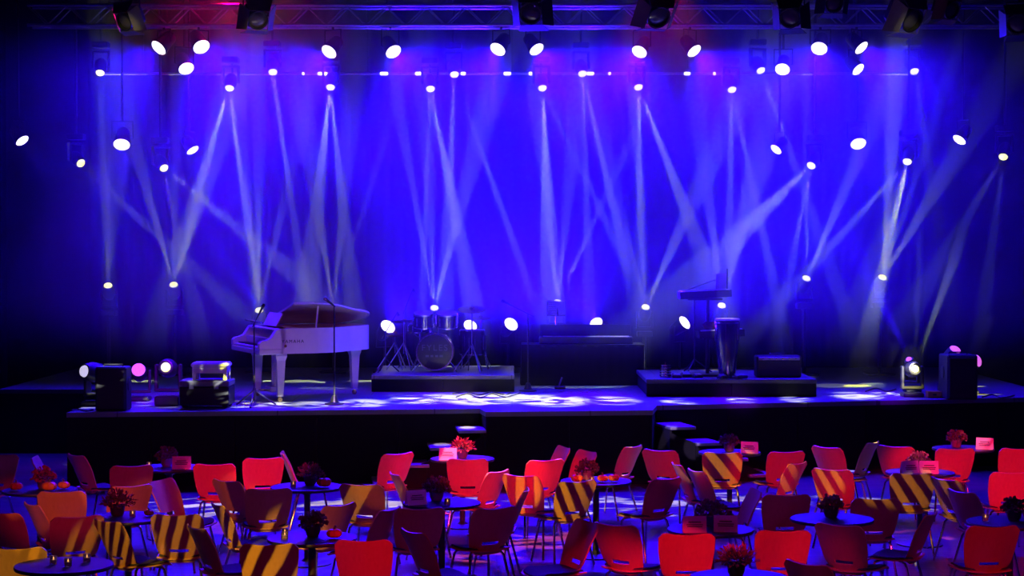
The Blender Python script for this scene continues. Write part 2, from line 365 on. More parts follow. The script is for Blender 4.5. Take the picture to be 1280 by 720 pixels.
stairs(603, -1, 'black side stair leading down towards the piano end', 511)
stairs(819, 1, 'black side stair leading down towards the keyboard riser end', 508)

# ------------------------------------------------------------------ trusses
def truss(name, label, c, length, size, zbot):
    t = thing(name, label, 'truss', (c[0], c[1], zbot)); h = size/2
    cm = MB().tube([(-length/2, 0, 0), (length/2, 0, 0)], 0.025, 8).mesh('chord', 'aluminium')
    for y, z in ((-h, 0), (h, 0), (-h, size), (h, size)): link('chord', cm, t, (0, y, z))
    n = int(length/size); st = length/n
    bm_ = MB().tube([(0, 0, 0), (st, 0, size)], 0.011, 5).mesh('brace', 'aluminium')
    bm2 = MB().tube([(0, 0, size), (st, 0, 0)], 0.011, 5).mesh('brace', 'aluminium')
    bm3 = MB().tube([(0, -h, 0), (st, h, 0)], 0.011, 5).mesh('brace', 'aluminium')
    for i in range(n):
        for y in (-h, h): link('brace', bm_ if i % 2 else bm2, t, (-length/2+i*st, y, 0))
        if i % 2 == 0: link('brace', bm3, t, (-length/2+i*st, 0, 0))
    k = MB()
    for x in (-length*0.42, -length*.14, length*.14, length*.42):
        MB().tube([(x, 0, size), (x, 0, ZC-zbot-0.004)], 0.008, 5).build('hoist_chain', 'dark_chrome', t)
    return t
zb = at(640, 33, 26).z
truss('lighting_truss', 'square aluminium lighting truss carrying the white par lamps', (0.2, 26.0), 14.6, 0.29, zb)
zp = at(640, 92, 28.4).z
pipe = thing('lighting_pipe', 'thin horizontal lighting pipe hung upstage with small lit lamps', 'pipe', (0, 28.4, zp))
MB().tube([(at(128, 92, 28.4).x, 0, 0), (at(1146, 92, 28.4).x, 0, 0)], 0.024, 8).build('pipe_tube', 'aluminium', pipe)
for px in (180, 460, 640, 860, 1060):
    x = at(px, 92, 28.4).x
    MB().tube([(x, 0, 0.02), (x, 0, ZC-zp-0.004)], 0.006, 5).build('hanging_wire', 'dark_chrome', pipe)
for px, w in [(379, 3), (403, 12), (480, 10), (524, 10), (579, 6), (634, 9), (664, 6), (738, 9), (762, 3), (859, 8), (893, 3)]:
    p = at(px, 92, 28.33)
    MB().bbox((0, 0, 0), (w/78, 0.05, 0.05), 0.012).build('pipe_lamp', 'lens_led', pipe, p-pipe.location)  # bright dots along the pipe, made as small glowing boxes
zf = at(640, -14, 23.6).z
truss('front_lighting_truss', 'front lighting truss above the stage edge holding dark theatre spotlights', (0.3, 23.75), 14.8, 0.29, zf)

# ------------------------------------------------------------------ par lamps with white lit faces
par_body = MB().lathe([(0.085, -0.30), (0.10, -0.27), (0.115, -0.12), (0.135, -0.02), (0.135, 0.0), (0.122, 0.0), (0.118, -0.012)], 24).mesh('housing', 'fixture_black')
par_lens = MB().lathe([(0.121, -0.008), (0.11, 0.006), (0.07, 0.014), (0.02, 0.018)], 24).mesh('lens', 'lens_white')
def par_lamp(px, py, Y, major, ratio, ang, mount, label, group, power, half=34, up=-1):
    P = at(px, py, Y); a = math.radians(ang)      # ang: tilt of the long axis, counter-clockwise in the view
    dx, dz = -math.sin(a), math.cos(a)
    if dz*up < 0: dx, dz = -dx, -dz
    m = math.sqrt(1-ratio*ratio); n = Vector((m*dx, -ratio, m*dz)).normalized()
    sc = major/FPX*Y/2/0.121
    t = thing('par_lamp', label, 'stage light', P, 0, group)
    q = ZQ(n)
    b = link('housing', par_body, t, (0, 0, 0), q); b.scale = (sc,)*3
    l = link('lens', par_lens, t, (0, 0, 0), q); l.scale = (sc,)*3
    piv = -n*0.13*sc; side = n.cross(Vector((0, 0, 1))); side = side.normalized() if side.length > .1 else Vector((1, 0, 0))
    w = 0.155*sc; s = 1 if mount != 'floor' else -1
    topz = 0.26*sc*s
    if mount == 'truss': topz = min(topz, zb-0.045-P.z-piv.z)
    apex = piv+Vector((0, 0, topz))
    MB().tube([piv+side*w*.8, piv+side*w, apex+side*w, apex-side*w, piv-side*w, piv-side*w*.8], 0.012, 6).build('yoke', 'fixture_black', t)
    if mount == 'floor':
        zs = STAGE-P.z
        MB().tube([apex, (apex.x, apex.y, zs+0.04)], 0.018, 8).build('stand_pole', 'fixture_black', t)
        MB().lathe([(0.2, zs+0.002), (0.2, zs+0.02), (0.03, zs+0.045)], 20, Matrix.Translation((apex.x, apex.y, 0))).build('stand_base', 'fixture_black', t)
    else:
        ztop = (zb if mount == 'truss' else ZC)-P.z-0.002
        MB().tube([apex, (apex.x, apex.y, ztop)], 0.018, 8).build('drop_pipe', 'fixture_black', t)
    if power:
        spot('par_light', P+n*0.05, P+n*3, half, power, BLUE, blend=0.8, radius=0.1)
    return t
BP = 3900
for px, py, mj, ra, an, lab in [(198, 60, 21, .55, -38, 0), (252, 59, 21, .6, 33, 1), (411, 65, 20, .62, -32, 0), (492, 65, 20, .6, 33, 1), (622, 62, 20, .6, -30, 0),
                                (671, 62, 19, .52, 33, 1), (799, 65, 19, .62, -28, 0), (868, 64, 19, .5, 35, 1), (1024, 61, 20, .68, -20, 0), (1077, 60, 19, .48, 38, 1)]:
    where = {198: 'over the subwoofer', 252: 'over the flight case', 411: 'over the piano lid', 492: 'over the piano tail', 622: 'over the drum riser edge', 671: 'over the draped table end',
             799: 'over the jingle rings', 868: 'over the keyboard tower', 1024: 'just past the amplifier', 1077: 'past the riser'}[px]
    par_lamp(px, py, 26.0, mj, ra, an, 'truss', 'white-lit par lamp tilted ' + ['pianoward', 'away from the piano'][lab] + ' under the truss ' + where,
             'par lamps under the main truss', BP*(0.9 if 300 < px < 1000 else 0.6), half=52)
for px, py, mj, ra, an, lab in [(233, 86, 19, .62, 28, 'white-lit par lamp hung lower than the truss row above the piano'), (978, 87, 18, .7, -18, 'round-looking white par lamp hung low above the keyboard riser'),
                                (1073, 87, 17, .55, 38, 'tilted white par lamp hung low above the amplifier')]:
    par_lamp(px, py, 26.6, mj, ra, an, 'ceiling', lab, 'par lamps on drop pipes', BP*.2)
for px, py, mj, ra, an, lab, pw in [(28, 176, 17, .3, 40, 'narrow edge-on par lamp hung furthest out beside the piano end curtain', 250), (152, 181, 20, .66, 4, 'broad white par lamp pointing straight down above the subwoofer', 500),
                                    (241, 188, 16, .28, 35, 'narrow edge-on par lamp hung above the piano bench', 350), (970, 187, 15, .38, -42, 'narrow edge-on par lamp hung above the keyboard riser', 350),
                                    (1073, 180, 19, .68, 4, 'broad white par lamp pointing straight down above the amplifier', 500), (1199, 175, 17, .32, -38, 'narrow edge-on par lamp hung above the tall black speaker', 250)]:
    par_lamp(px, py, 27.4, mj, ra, an, 'ceiling', lab, 'par lamps on drop pipes', pw)
for px, py, mj, ra, an, lab, pw in [(485, 408, 19, .68, -38, 'white-lit par lamp on a floor stand behind the piano tail', 1500), (588, 407, 17, .75, -30, 'white-lit par lamp on a floor stand behind the cymbals', 1500),
                                    (639, 405, 18, .75, -38, 'white-lit par lamp on a floor stand between drum kit and draped table', 1500), (745, 404, 17, .72, 38, 'white-lit par lamp on a floor stand behind the draped keyboard', 1500),
                                    (856, 403, 18, .55, -50, 'white-lit par lamp on a floor stand beside the keyboard tower', 1500)]:
    par_lamp(px, py, 29.6, mj, ra, an, 'floor', lab, 'par lamps on floor stands', pw, half=42, up=1)

# ------------------------------------------------------------------ moving head beam lights
mh_head = MB().lathe([(0.03, -0.36), (0.09, -0.34), (0.125, -0.27), (0.135, -0.14), (0.115, -0.05), (0.10, -0.004), (0.085, 0.0), (0.08, -0.012)], 20).mesh('head', 'fixture_black')
mh_lens = {k: MB().lathe([(0.079, -0.008), (0.07, 0.018), (0.045, 0.036), (0.012, 0.044)], 18).mesh('lens', 'lens_'+k) for k in ('yellow', 'pink', 'pale', 'white')}
def piv_dy(base, Y): return Y-base.y
def moving_head(px, py, Y, d, mount, label, group, lens='yellow', sc=1.0, lens_sc=1.0, P=None):
    P = at(px, py, Y) if P is None else P
    d = Vector(d).normalized(); q = ZQ(d)
    if mount == 'floor': sc = min(sc, (P.z-STAGE-0.06)/(0.2*d.z+0.38))
    side = d.cross(Vector((0, 0, 1))); side = side.normalized() if side.length > .25 else Vector((1, 0, 0))
    piv = P-d*0.2*sc
    s = -1 if mount in ('floor', 'stand') else 1
    base = piv+Vector((0, 0, s*0.33*sc))
    t = thing('moving_head_light', label, 'stage light', base, 0, group)
    h = link('head', mh_head, t, P-base, q); h.scale = (sc,)*3
    l = link('lens', mh_lens[lens], h, (0, 0, 0)); l.scale = (lens_sc, lens_sc, 1)
    R = Matrix.Rotation(math.atan2(side.y, side.x), 3, 'Z'); w = 0.165*sc
    for e in (-1, 1):
        MB().bbox((0, 0, 0), (0.045*sc, 0.11*sc, 0.36*sc), 0.012*sc).build('yoke_arm', 'fixture_black', t, piv-base+side*w*e+Vector((0, 0, s*0.12*sc)), R.to_quaternion())
    MB().bbox((0, 0, 0), (0.375*sc, 0.13*sc, 0.045*sc), 0.01*sc).build('yoke_bridge', 'fixture_black', t, Vector((0, 0, -s*0.03*sc)), R.to_quaternion())
    bh = 0.12*sc
    if mount == 'floor': bh = base.z-0.05*sc-STAGE-0.002
    MB().bbox((0, 0, 0), (0.34*sc, 0.30*sc, bh), 0.015*sc).build('base', 'fixture_black', t, (0, 0, s*(0.05*sc+bh/2)))
    if mount == 'stand':
        z1 = -0.05*sc-bh; z0 = STAGE-base.z
        if z1-z0 > 0.05:
            MB().tube([(0, 0, z0+0.03), (0, 0, z1)], 0.03, 8).build('stand_pole', 'fixture_black', t)
            MB().bbox((0, 0, z0+0.017), (0.45, 0.45, 0.03), 0.006).build('stand_base', 'fixture_black', t)
    elif mount == 'hang':
        MB().tube([(0, 0, 0.05*sc+bh), (0, 0, ZC-base.z-0.002)], 0.02, 8).build('drop_pipe', 'fixture_black', t)
    elif mount == 'pipe':
        MB().tube([(0, 0, 0.10*sc), (0, 0.10, 0.06*sc), (0, 28.4-Y+piv_dy(base, Y), zp-base.z)], 0.02, 8).build('clamp', 'fixture_black', t)
    return t
PALE = (0.68, 0.76, 0.34); YB_ = (0.78, 0.85, 0.04)
GT = 'beam lights on the upstage pipe'; GM = 'beam lights on drop pipes'; GL = 'beam lights on floor stands'
LT = 'beam light hung upstage throwing a pale split beam down'; 
BEAMS = [  # px, py, Y, mount, label, group, [(target px, py, half width px at target, gain)]
 (125, 91, 28.0, 'hang', 'yellow beam light hung outermost above the subwoofer with a short thin beam', GT, [(134, 200, 5, .5)]),
 (287, 110, 28.15, 'pipe', 'beam light hung above the piano bench throwing two wide beams', GT, [(232, 300, 15, 1.0), (318, 320, 9, 1.2)]),
 (341, 90, 28.0, 'hang', 'beam light hung above the piano keyboard with one thin beam', GT, [(368, 260, 6, .9)]),
 (413, 109, 28.15, 'pipe', 'beam light hung above the piano lid throwing a wide fan', GT, [(394, 300, 16, 1.0), (436, 310, 12, .9)]),
 (538, 111, 28.15, 'pipe', 'beam light hung straight above the drum kit', GT, [(532, 290, 5, .7), (574, 290, 12, 1.0)]),
 (568, 93, 28.0, 'hang', 'beam light hung above the drum kit with a thin slanting beam', GT, [(562, 250, 9, .7), (618, 235, 4, .7)]),
 (678, 110, 28.15, 'pipe', 'beam light hung above the gap beside the drum kit with a broad straight beam', GT, [(686, 300, 15, 1.3), (772, 310, 8, .5)]),
 (728, 92, 28.0, 'hang', 'beam light hung above the draped keyboard with a slanting beam', GT, [(732, 250, 6, .5), (766, 260, 7, 1.0)]),
 (798, 109, 28.15, 'pipe', 'beam light hung above the keyboard riser edge with a wide split fan', GT, [(800, 300, 9, 1.0), (858, 270, 11, 1.0)]),
 (915, 112, 28.15, 'pipe', 'beam light hung above the keyboard tower', GT, [(910, 260, 7, .5), (944, 260, 6, .8)]),
 (951, 88, 28.0, 'hang', 'beam light hung above the riser with a short thin beam', GT, [(984, 190, 5, .7)]),
 (1143, 89, 28.0, 'hang', 'dim green-yellow beam light hung outermost above the tall speaker', GT, [(1148, 150, 4, .25)]),
 (101, 204, 27.4, 'hang', 'beam light on a drop pipe above the pale lens light', GM, [(160, 256, 5, .35)]),
 (205, 210, 27.4, 'hang', 'beam light on a drop pipe above the flight case', GM, [(300, 285, 10, .4), (226, 290, 6, .3)]),
 (1014, 207, 27.4, 'hang', 'beam light on a drop pipe throwing a broad beam at the keyboard tower', GM, [(915, 300, 20, .9), (992, 300, 5, .5)]),
 (1134, 202, 27.4, 'hang', 'bright green-yellow beam light on a drop pipe beside the speaker', GM, [(1060, 280, 6, 1.0), (1108, 300, 8, 3.6), (1100, 300, 16, .4)]),
 (1254, 196, 27.4, 'hang', 'beam light on a drop pipe nearest the side curtain', GM, [(1205, 270, 8, .4), (1238, 280, 6, .4)]),
 (135, 357, 29.0, 'stand', 'yellow beam light on a stand behind the subwoofer', GL, [(139, 240, 12, .9), (152, 250, 9, .5)]),
 (217, 356, 29.0, 'stand', 'yellow beam light on a stand behind the flight case with two spread beams', GL, [(191, 250, 8, 1.0), (250, 260, 12, 1.0), (222, 260, 5, .3)]),
 (324, 388, 29.6, 'stand', 'yellow beam light on a stand behind the piano keyboard', GL, [(312, 250, 9, .9), (326, 250, 7, .9), (342, 320, 4, .4)]),
 (417, 385, 29.6, 'stand', 'yellow beam light on a stand right behind the piano lid', GL, [(396, 240, 12, .8), (430, 260, 9, .6), (466, 230, 4, .4)]),
 (543, 385, 29.6, 'stand', 'yellow beam light on a stand right behind the toms', GL, [(518, 240, 6, 1.0), (538, 250, 9, .6), (574, 270, 10, 1.1)]),
 (697, 378, 29.6, 'stand', 'beam light on a stand hidden behind the sheet music', GL, [(680, 220, 9, .9), (745, 270, 4, .9), (708, 260, 9, .6)]),
 (807, 384, 29.6, 'stand', 'yellow beam light on a stand in the gap before the keyboard riser', GL, [(797, 240, 5, 1.2), (776, 270, 9, .5), (852, 280, 11, 1.1)]),
 (902, 382, 29.6, 'stand', 'beam light on a stand hidden behind the keyboard tower', GL, [(890, 300, 6, .7), (924, 290, 12, .9)]),
 (1008, 348, 29.0, 'stand', 'yellow beam light on a stand behind the amplifier', GL, [(1005, 250, 3, .6), (1030, 290, 5, .9)]),
 (1103, 347, 29.0, 'stand', 'bright yellow beam light on a stand beside the big moving head', GL, [(1106, 250, 7, 2.0), (1146, 270, 9, 1.0), (1128, 260, 4, .5)]),
]
BEAM_P = 2500
def beam(P, T, w_px, gain, Y, low):
    T = T+Vector((0, -0.25, 0)); L = (T-P).length
    half = math.degrees(math.atan(w_px*0.8/FPX*Y/L))
    pw = BEAM_P*gain*(4.0/half)**0.9*(0.85 if low else 1.35)
    spot('beam_light', P+(T-P).normalized()*0.05, T, half, pw, YB_ if low else PALE, blend=0.15, radius=0.025)
for px, py, Y, mount, lab, grp, tg in BEAMS:
    P = at(px, py, Y); m = Vector((0, 0, 0))
    for (tx, ty, w, g) in tg:
        T = at(tx, ty, Y); m += (T-P).normalized()*g
    m.normalize()
    moving_head(px, py, Y, m+Vector((0, -0.75, 0)), mount, lab, grp, sc=0.76, lens_sc=1.18)
    for (tx, ty, w, g) in tg: beam(P+Vector((0, -0.04, 0)), at(tx, ty, Y), w, g, Y, py > 300 or px > 1100)

# floor lights at the two ends of the stage
def floor_head(px, py, ground_y, d, label, group, lens, sc, lsc, mount='floor'):
    Y = stg(px, ground_y).y
    return at(px, py, Y), moving_head(px, py, Y, d, mount, label, group, lens, sc, lsc)
GF = 'moving head lights on the stage floor'
P, _ = floor_head(207, 459, 508, (0, -1, .15), 'yellow-lit moving head on the deck between subwoofer and flight case', GF, 'yellow', .95, .85)
beam(P, at(207, 330, P.y), 11, .5, P.y, True)
P, _ = floor_head(1144, 461, 497, (0.02, -1, .12), 'large yellow-lit moving head on the deck beside the tall speaker', GF, 'yellow', 1.25, .8)
beam(P, at(1143, 340, P.y), 3, .4, P.y, True); beam(P, at(1178, 350, P.y), 7, .9, P.y, True)
P, _ = floor_head(105, 464, 508, (-.55, -.75, .12), 'moving head with a pale unlit-looking round lens beside the subwoofer', GF, 'pale', 1.15, 1.0)
P, _ = floor_head(118, 458, 500, (0.05, -.35, .9), 'small pink-lit wash light behind the pale lens light', GF, 'pink', .8, 1.0)
spot('wash_light', P+Vector((0, 0, .04)), at(117, 300, P.y), 4.2, 2200, (0.02, 0, 1), blend=.4)
P, _ = floor_head(173, 462, 502, (0.1, -.9, .35), 'pink-glowing round wash light beside the subwoofer', GF, 'pink', 1.0, 1.4)
spot('wash_light', P+Vector((0, -.05, .04)), at(60, 120, P.y), 8, 120, (0.02, 0, 1), blend=.5)
P, _ = floor_head(1136, 449, 490, (-.4, -.3, .8), 'small pink-lit wash light behind the large moving head', GF, 'pink', .7, .8)
spot('wash_light', P+Vector((0, 0, .04)), at(1085, 345, P.y), 5.5, 4500, (0.02, 0, 1), blend=.4)
P, _ = floor_head(1194, 437, 490, (.25, -.4, .7), 'pink-lit wash light right behind the tall speaker', GF, 'pink', .9, 1.2)
spot('wash_light', P+Vector((0, 0, .04)), at(1256, 335, P.y), 5, 4500, (0.02, 0, 1), blend=.4)
P, _ = floor_head(1222, 451, 493, (.75, -.6, .3), 'pink-lit wash light peeking out beside the tall speaker', GF, 'pink', .95, 1.2)
spot('wash_light', P+Vector((0.03, 0, .04)), at(1300, 400, P.y), 7, 400, (0.02, 0, 1), blend=.4)
# blue shafts from the wash lights behind the piano
spot('wash_light', at(324, 388, 29.6)+Vector((0, -.05, .05)), at(245, 270, 29.2), 7, 2500, (0.02, 0, 1), blend=.5)

# ------------------------------------------------------------------ dark theatre spotlights on the front truss
def fresnel(px, py, Y, sc, tilt, pan, label, door_mat='barn_door', col='fixture_black'):
    P = at(px, py, Y)
    t = thing('theatre_spotlight', label, 'stage light', P, 0, 'theatre spotlights on the front truss')
    d = Vector((math.sin(pan), -math.cos(pan)*math.cos(tilt), -math.sin(tilt))).normalized(); q = ZQ(d)
    b = MB().bbox((0, 0, -0.16*sc), (0.30*sc, 0.30*sc, 0.32*sc), 0.05*sc).lathe([(0.15*sc, 0), (0.15*sc, 0.05*sc), (0.13*sc, 0.05*sc), (0.13*sc, 0.01*sc)], 20).build('housing', col, t, (0, 0, 0), q)
    MB().lathe([(0.129*sc, 0.008*sc), (0.1*sc, 0.025*sc), (0.03*sc, 0.034*sc)], 18).build('lens', 'lens_off', b)
    for k in range(4):
        R = Matrix.Rotation(k*PI/2, 4, 'Z') @ Matrix.Translation((0, 0.15*sc, 0.05*sc)) @ Matrix.Rotation(math.radians(-50), 4, 'X')
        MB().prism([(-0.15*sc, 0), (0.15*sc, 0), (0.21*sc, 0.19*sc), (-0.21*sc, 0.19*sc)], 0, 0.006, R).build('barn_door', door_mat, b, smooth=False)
    side = d.cross(Vector((0, 0, 1))).normalized(); w = 0.185*sc; piv = -d*0.13*sc; ap = piv+Vector((0, 0, 0.30*sc))
    MB().tube([piv+side*w*.8, piv+side*w, ap+side*w, ap-side*w, piv-side*w, piv-side*w*.8], 0.014, 6).build('yoke', 'fixture_black', t)
    zt = zf+0.02-P.z
    if zt > ap.z+0.02: MB().tube([ap, (ap.x, ap.y, zt)], 0.02, 8).build('clamp', 'fixture_black', t)
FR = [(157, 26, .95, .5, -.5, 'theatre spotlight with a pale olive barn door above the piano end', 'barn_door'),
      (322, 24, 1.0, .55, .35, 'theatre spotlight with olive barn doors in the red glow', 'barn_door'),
      (664, 16, 1.1, .4, -.2, 'dark theatre spotlight above the middle of the stage', 'fixture_black'),
      (822, 20, 1.2, .7, .3, 'dark reddish theatre spotlight above the keyboard riser', 'door_red'),
      (988, 22, 1.0, .4, -.3, 'dark theatre spotlight above the amplifier', 'fixture_black'),
      (1042, 4, .9, .4, .1, 'small dark theatre spotlight set high beside a larger one', 'fixture_black'),
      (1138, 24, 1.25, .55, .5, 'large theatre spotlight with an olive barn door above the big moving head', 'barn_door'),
      (1188, 12, .9, .4, .5, 'theatre spotlight with brown doors next to the olive one', 'door_red'),
      (1272, 30, 1.0, .3, -.4, 'dark theatre spotlight nearest the side curtain', 'fixture_black')]
mat('door_red', (0.10, 0.02, 0.02), 0.5)
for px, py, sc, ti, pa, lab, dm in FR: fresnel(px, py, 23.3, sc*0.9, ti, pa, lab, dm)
spot('house_spot_offscreen', (at(157, 30, 23.3).x*.8, 15, 8.3), at(157, 34, 23.1), 1.3, 1100, (1, .85, .25), radius=.05)
spot('house_spot_offscreen', (at(322, 30, 23.3).x*.8, 15, 8.3), at(322, 34, 23.1), 1.3, 1100, (1, .6, .2), radius=.05)
spot('house_spot_offscreen', (at(1140, 30, 23.3).x*.8, 15, 8.3), at(1140, 34, 23.1), 1.3, 1100, (1, .9, .25), radius=.05)

# ------------------------------------------------------------------ theatrical haze over the stage
hz = bpy.data.materials.new('haze'); hz.use_nodes = True; hn = hz.node_tree.nodes; MATS['haze'] = hz
hn.remove(hn['Principled BSDF']); hl = hz.node_tree.links
sv = hn.new('ShaderNodeVolumeScatter'); sv.inputs['Color'].default_value = (1, 1, 1, 1); sv.inputs['Anisotropy'].default_value = 0.1
hl.new(sv.outputs[0], hn['Material Output'].inputs['Volume'])
ht_ = hn.new('ShaderNodeTexCoord'); hs = hn.new('ShaderNodeSeparateXYZ'); hl.new(ht_.outputs['Object'], hs.inputs[0])
def hmath(op, x, y=None):
    m = hn.new('ShaderNodeMath'); m.operation = op
    for i, q in enumerate((x, y)):
        if q is None: continue
        if isinstance(q, (int, float)): m.inputs[i].default_value = q
        else: hl.new(q, m.inputs[i])
    return m.outputs[0]
def hmap(x, a0, a1, b0, b1):
    m = hn.new('ShaderNodeMapRange'); m.interpolation_type = 'SMOOTHSTEP'; hl.new(x, m.inputs[0])
    for i, q in enumerate((a0, a1, b0, b1)): m.inputs[i+1].default_value = q
    return m.outputs[0]
hnz = hn.new('ShaderNodeTexNoise'); hnz.inputs['Scale'].default_value = 0.55; hnz.inputs['Detail'].default_value = 1.0; hl.new(ht_.outputs['Object'], hnz.inputs['Vector'])
ZO = 4.7   # height of the haze box centre
dens = hmath('MULTIPLY', hmap(hs.outputs[2], 1.3-ZO, 2.4-ZO, 0.03, 1.0), hmap(hs.outputs[2], 6.0-ZO, 7.4-ZO, 1.0, 0.35))  # thinned near the deck and the top so beam tails fade and it darkens there
dens = hmath('MULTIPLY', dens, hmap(hmath('ABSOLUTE', hs.outputs[0]), 4.6, 7.6, 1.0, 0.2))  # thinned towards both sides to darken the outer edges
dens = hmath('MULTIPLY', dens, hmap(hnz.outputs[0], 0.3, 0.7, 0.55, 1.45))
hl.new(hmath('MULTIPLY', dens, 0.085), sv.inputs['Density'])
hz.cycles.volume_sampling = 'MULTIPLE_IMPORTANCE'
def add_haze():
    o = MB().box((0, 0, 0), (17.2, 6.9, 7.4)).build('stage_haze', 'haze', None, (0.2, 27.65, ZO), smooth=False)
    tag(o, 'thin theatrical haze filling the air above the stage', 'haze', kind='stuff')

# ------------------------------------------------------------------ grand piano
yaw = math.radians(24)
pn = stg(350, 502.5); org = pn-Matrix.Rotation(yaw, 3, 'Z') @ Vector((0.33, 0.17, 0))
piano = thing('grand_piano', 'white baby grand piano with its lid propped open on the stage', 'piano', (org.x, org.y, STAGE), yaw)
def smooth_poly(pts, n=6):
    out = []
    k = len(pts)
    for i in range(k):
        p0, p1, p2, p3 = [Vector(pts[(i+j-1) % k]) for j in range(4)]
        for q in range(n):
            t = q/n; out.append(tuple(0.5*((2*p1)+(-p0+p2)*t+(2*p0-5*p1+4*p2-p3)*t*t+(-p0+3*p1-3*p2+p3)*t**3)))
    return out
def catmull(pts, n=6):
    out = []
    for i in range(len(pts)-1):
        p0 = Vector(pts[max(i-1, 0)]); p1 = Vector(pts[i]); p2 = Vector(pts[i+1]); p3 = Vector(pts[min(i+2, len(pts)-1)])
        for q in range(n):
            t = q/n; out.append(0.5*((2*p1)+(-p0+p2)*t+(2*p0-5*p1+4*p2-p3)*t*t+(-p0+3*p1-3*p2+p3)*t**3))
    out.append(Vector(pts[-1])); return out
curve = catmull([(0.80, 0.0), (1.05, 0.07), (1.25, 0.22), (1.45, 0.42), (1.65, 0.56), (1.80, 0.74), (1.86, 0.98), (1.82, 1.20), (1.70, 1.37), (1.55, 1.45)], 5)
outline = [(0.30, 0.0)]+[(p.x, p.y) for p in curve]+[(0.30, 1.45)]
inner = [(0.45, 0.04)]+[(p.x-0.035, p.y+0.03 if p.y < .9 else p.y-0.03) for p in curve]+[(0.45, 1.41)]
Z0, Z1 = 0.66, 1.00
mb = MB(); n = len(outline)     # rim as a wall with thickness
vs_ = [Vector((*p, Z0)) for p in outline]+[Vector((*p, Z1)) for p in outline]+[Vector((*p, Z1)) for p in inner]+[Vector((*p, Z0+0.2)) for p in inner]
fs = []
for i in range(n):
    j = (i+1) % n
    fs += [(i, j, n+j, n+i), (n+i, n+j, 2*n+j, 2*n+i), (2*n+i, 2*n+j, 3*n+j, 3*n+i)]
fs.append(tuple(range(n))[::-1]); mb.add(vs_, fs); mb.build('rim', 'piano_white', piano)
MB().prism(inner, Z0+0.19, Z0+0.21).build('soundboard', 'piano_gold', piano, smooth=False)
m = MB()
for k in range(26):
    y = 0.12+k*0.048; xe = 1.72 if y > .8 else 0.85+y*0.95
    m.tube([(0.5, y, Z0+0.235), (xe, y*0.9+.08, Z0+0.235)], 0.003, 4)
m.build('strings', 'chrome', piano)
MB().bbox((0.17, 0.725, 0.69), (0.34, 1.45, 0.075), 0.012).build('key_bed', 'piano_white', piano, smooth=False)
SIDE = lambda y0: Matrix(((1,0,0,0),(0,0,-1,y0),(0,1,0,0),(0,0,0,1)))
prof = [(0.0, 0.728), (0.0, 0.80), (0.03, 0.835), (0.10, 0.845), (0.16, 0.87), (0.20, 0.93), (0.24, 0.985), (0.30, 1.0), (0.36, 1.0), (0.36, 0.728)]
for y0 in (0.11, 1.45):
    MB().prism(prof, 0, 0.11, SIDE(y0)).build('arm', 'piano_white', piano)
kb = MB().box((0.09, 0.725, 0.7305), (0.16, 1.22, 0.005)).build('keyboard', 'key_black', piano, smooth=False)
kw = (1.45-0.22)/52
wk = MB().box((0.085, 0, 0), (0.15, kw*0.93, 0.022)).mesh('white_key', 'key_white', smooth=False)
bk = MB().box((0.11, 0, 0.012), (0.095, kw*0.5, 0.02)).mesh('black_key', 'key_black', smooth=False)
for i in range(52):
    link('white_key', wk, kb, (0, 0.11+kw*(i+.5), 0.745))
    if i % 7 not in (2, 6) and i < 51: link('black_key', bk, kb, (0.005, 0.11+kw*(i+1), 0.752))
MB().bbox((0.20, 0.725, 0.80), (0.03, 1.22, 0.13), 0.006).build('fallboard', 'piano_white', piano, smooth=False)
MB().bbox((0.335, 0.725, 0.985), (0.26, 1.23, 0.03), 0.008).build('front_top', 'piano_white', piano, smooth=False)
Rm = Matrix.Rotation(math.radians(-62), 3, 'Y')
MB().box(Vector((0.40, 0.725, 1.10)), (0.20, 0.62, 0.016), Rm).build('music_desk', 'piano_white', piano, smooth=False)
# lid hinged on the straight far side
lid_out = [(0.47, 0.0)]+[(p.x, p.y) for p in curve]+[(0.47, 1.45)]
ML = Matrix.Translation((0, 1.45, Z1+0.006)) @ Matrix.Rotation(math.radians(-12.5), 4, 'X') @ Matrix.Translation((0, -1.45, 0))
lid = MB().prism([(p[0]*1.012-.006, p[1]*1.02-.02) for p in lid_out], 0, 0.02, ML).build('lid', 'piano_white', piano)
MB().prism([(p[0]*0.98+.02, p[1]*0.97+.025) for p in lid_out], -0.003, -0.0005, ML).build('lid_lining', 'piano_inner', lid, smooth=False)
MB().prism([(0.49, 0.02), (0.78, 0.02), (0.78, 1.43), (0.49, 1.43)], 0.024, 0.040, ML).build('lid_flap', 'piano_white', lid, smooth=False)
pt = ML @ Vector((0.86, 0.10, 0)); MB().tube([(0.80, 0.05, Z1-0.01), pt], 0.011, 6).build('lid_prop', 'piano_white', piano)
for (x, y) in ((0.33, 0.17), (0.33, 1.28), (1.66, 0.96)):
    lg = MB()
    lg.lathe([(0.075, 0.70), (0.11, 0.66), (0.11, 0.62), (0.085, 0.56), (0.062, 0.20), (0.052, 0.10), (0.06, 0.08)], 4, Matrix.Translation((x, y, 0)) @ Matrix.Rotation(PI/4, 4, 'Z'))
    l = lg.build('leg', 'piano_white', piano, smooth=False)
    MB().tube([(x, y, 0.09), (x, y, 0.05)], 0.018, 8).lathe([(0.033, -0.014), (0.033, 0.014)], 12, Matrix.Translation((x, y, 0.035)) @ Matrix.Rotation(PI/2, 4, 'X')).build('caster', 'brass', l)
MB().box((0.42, 0.68, 0.42), (0.05, 0.05, 0.50)).box((0.42, 0.78, 0.42), (0.05, 0.05, 0.50)).bbox((0.40, 0.73, 0.14), (0.16, 0.30, 0.07), 0.01).build('pedal_lyre', 'piano_white', piano, smooth=False)
for k in (-.07, 0, .07): MB().bbox((0.28, 0.73+k, 0.125), (0.14, 0.03, 0.012), 0.004).build('pedal', 'brass', piano, smooth=False)
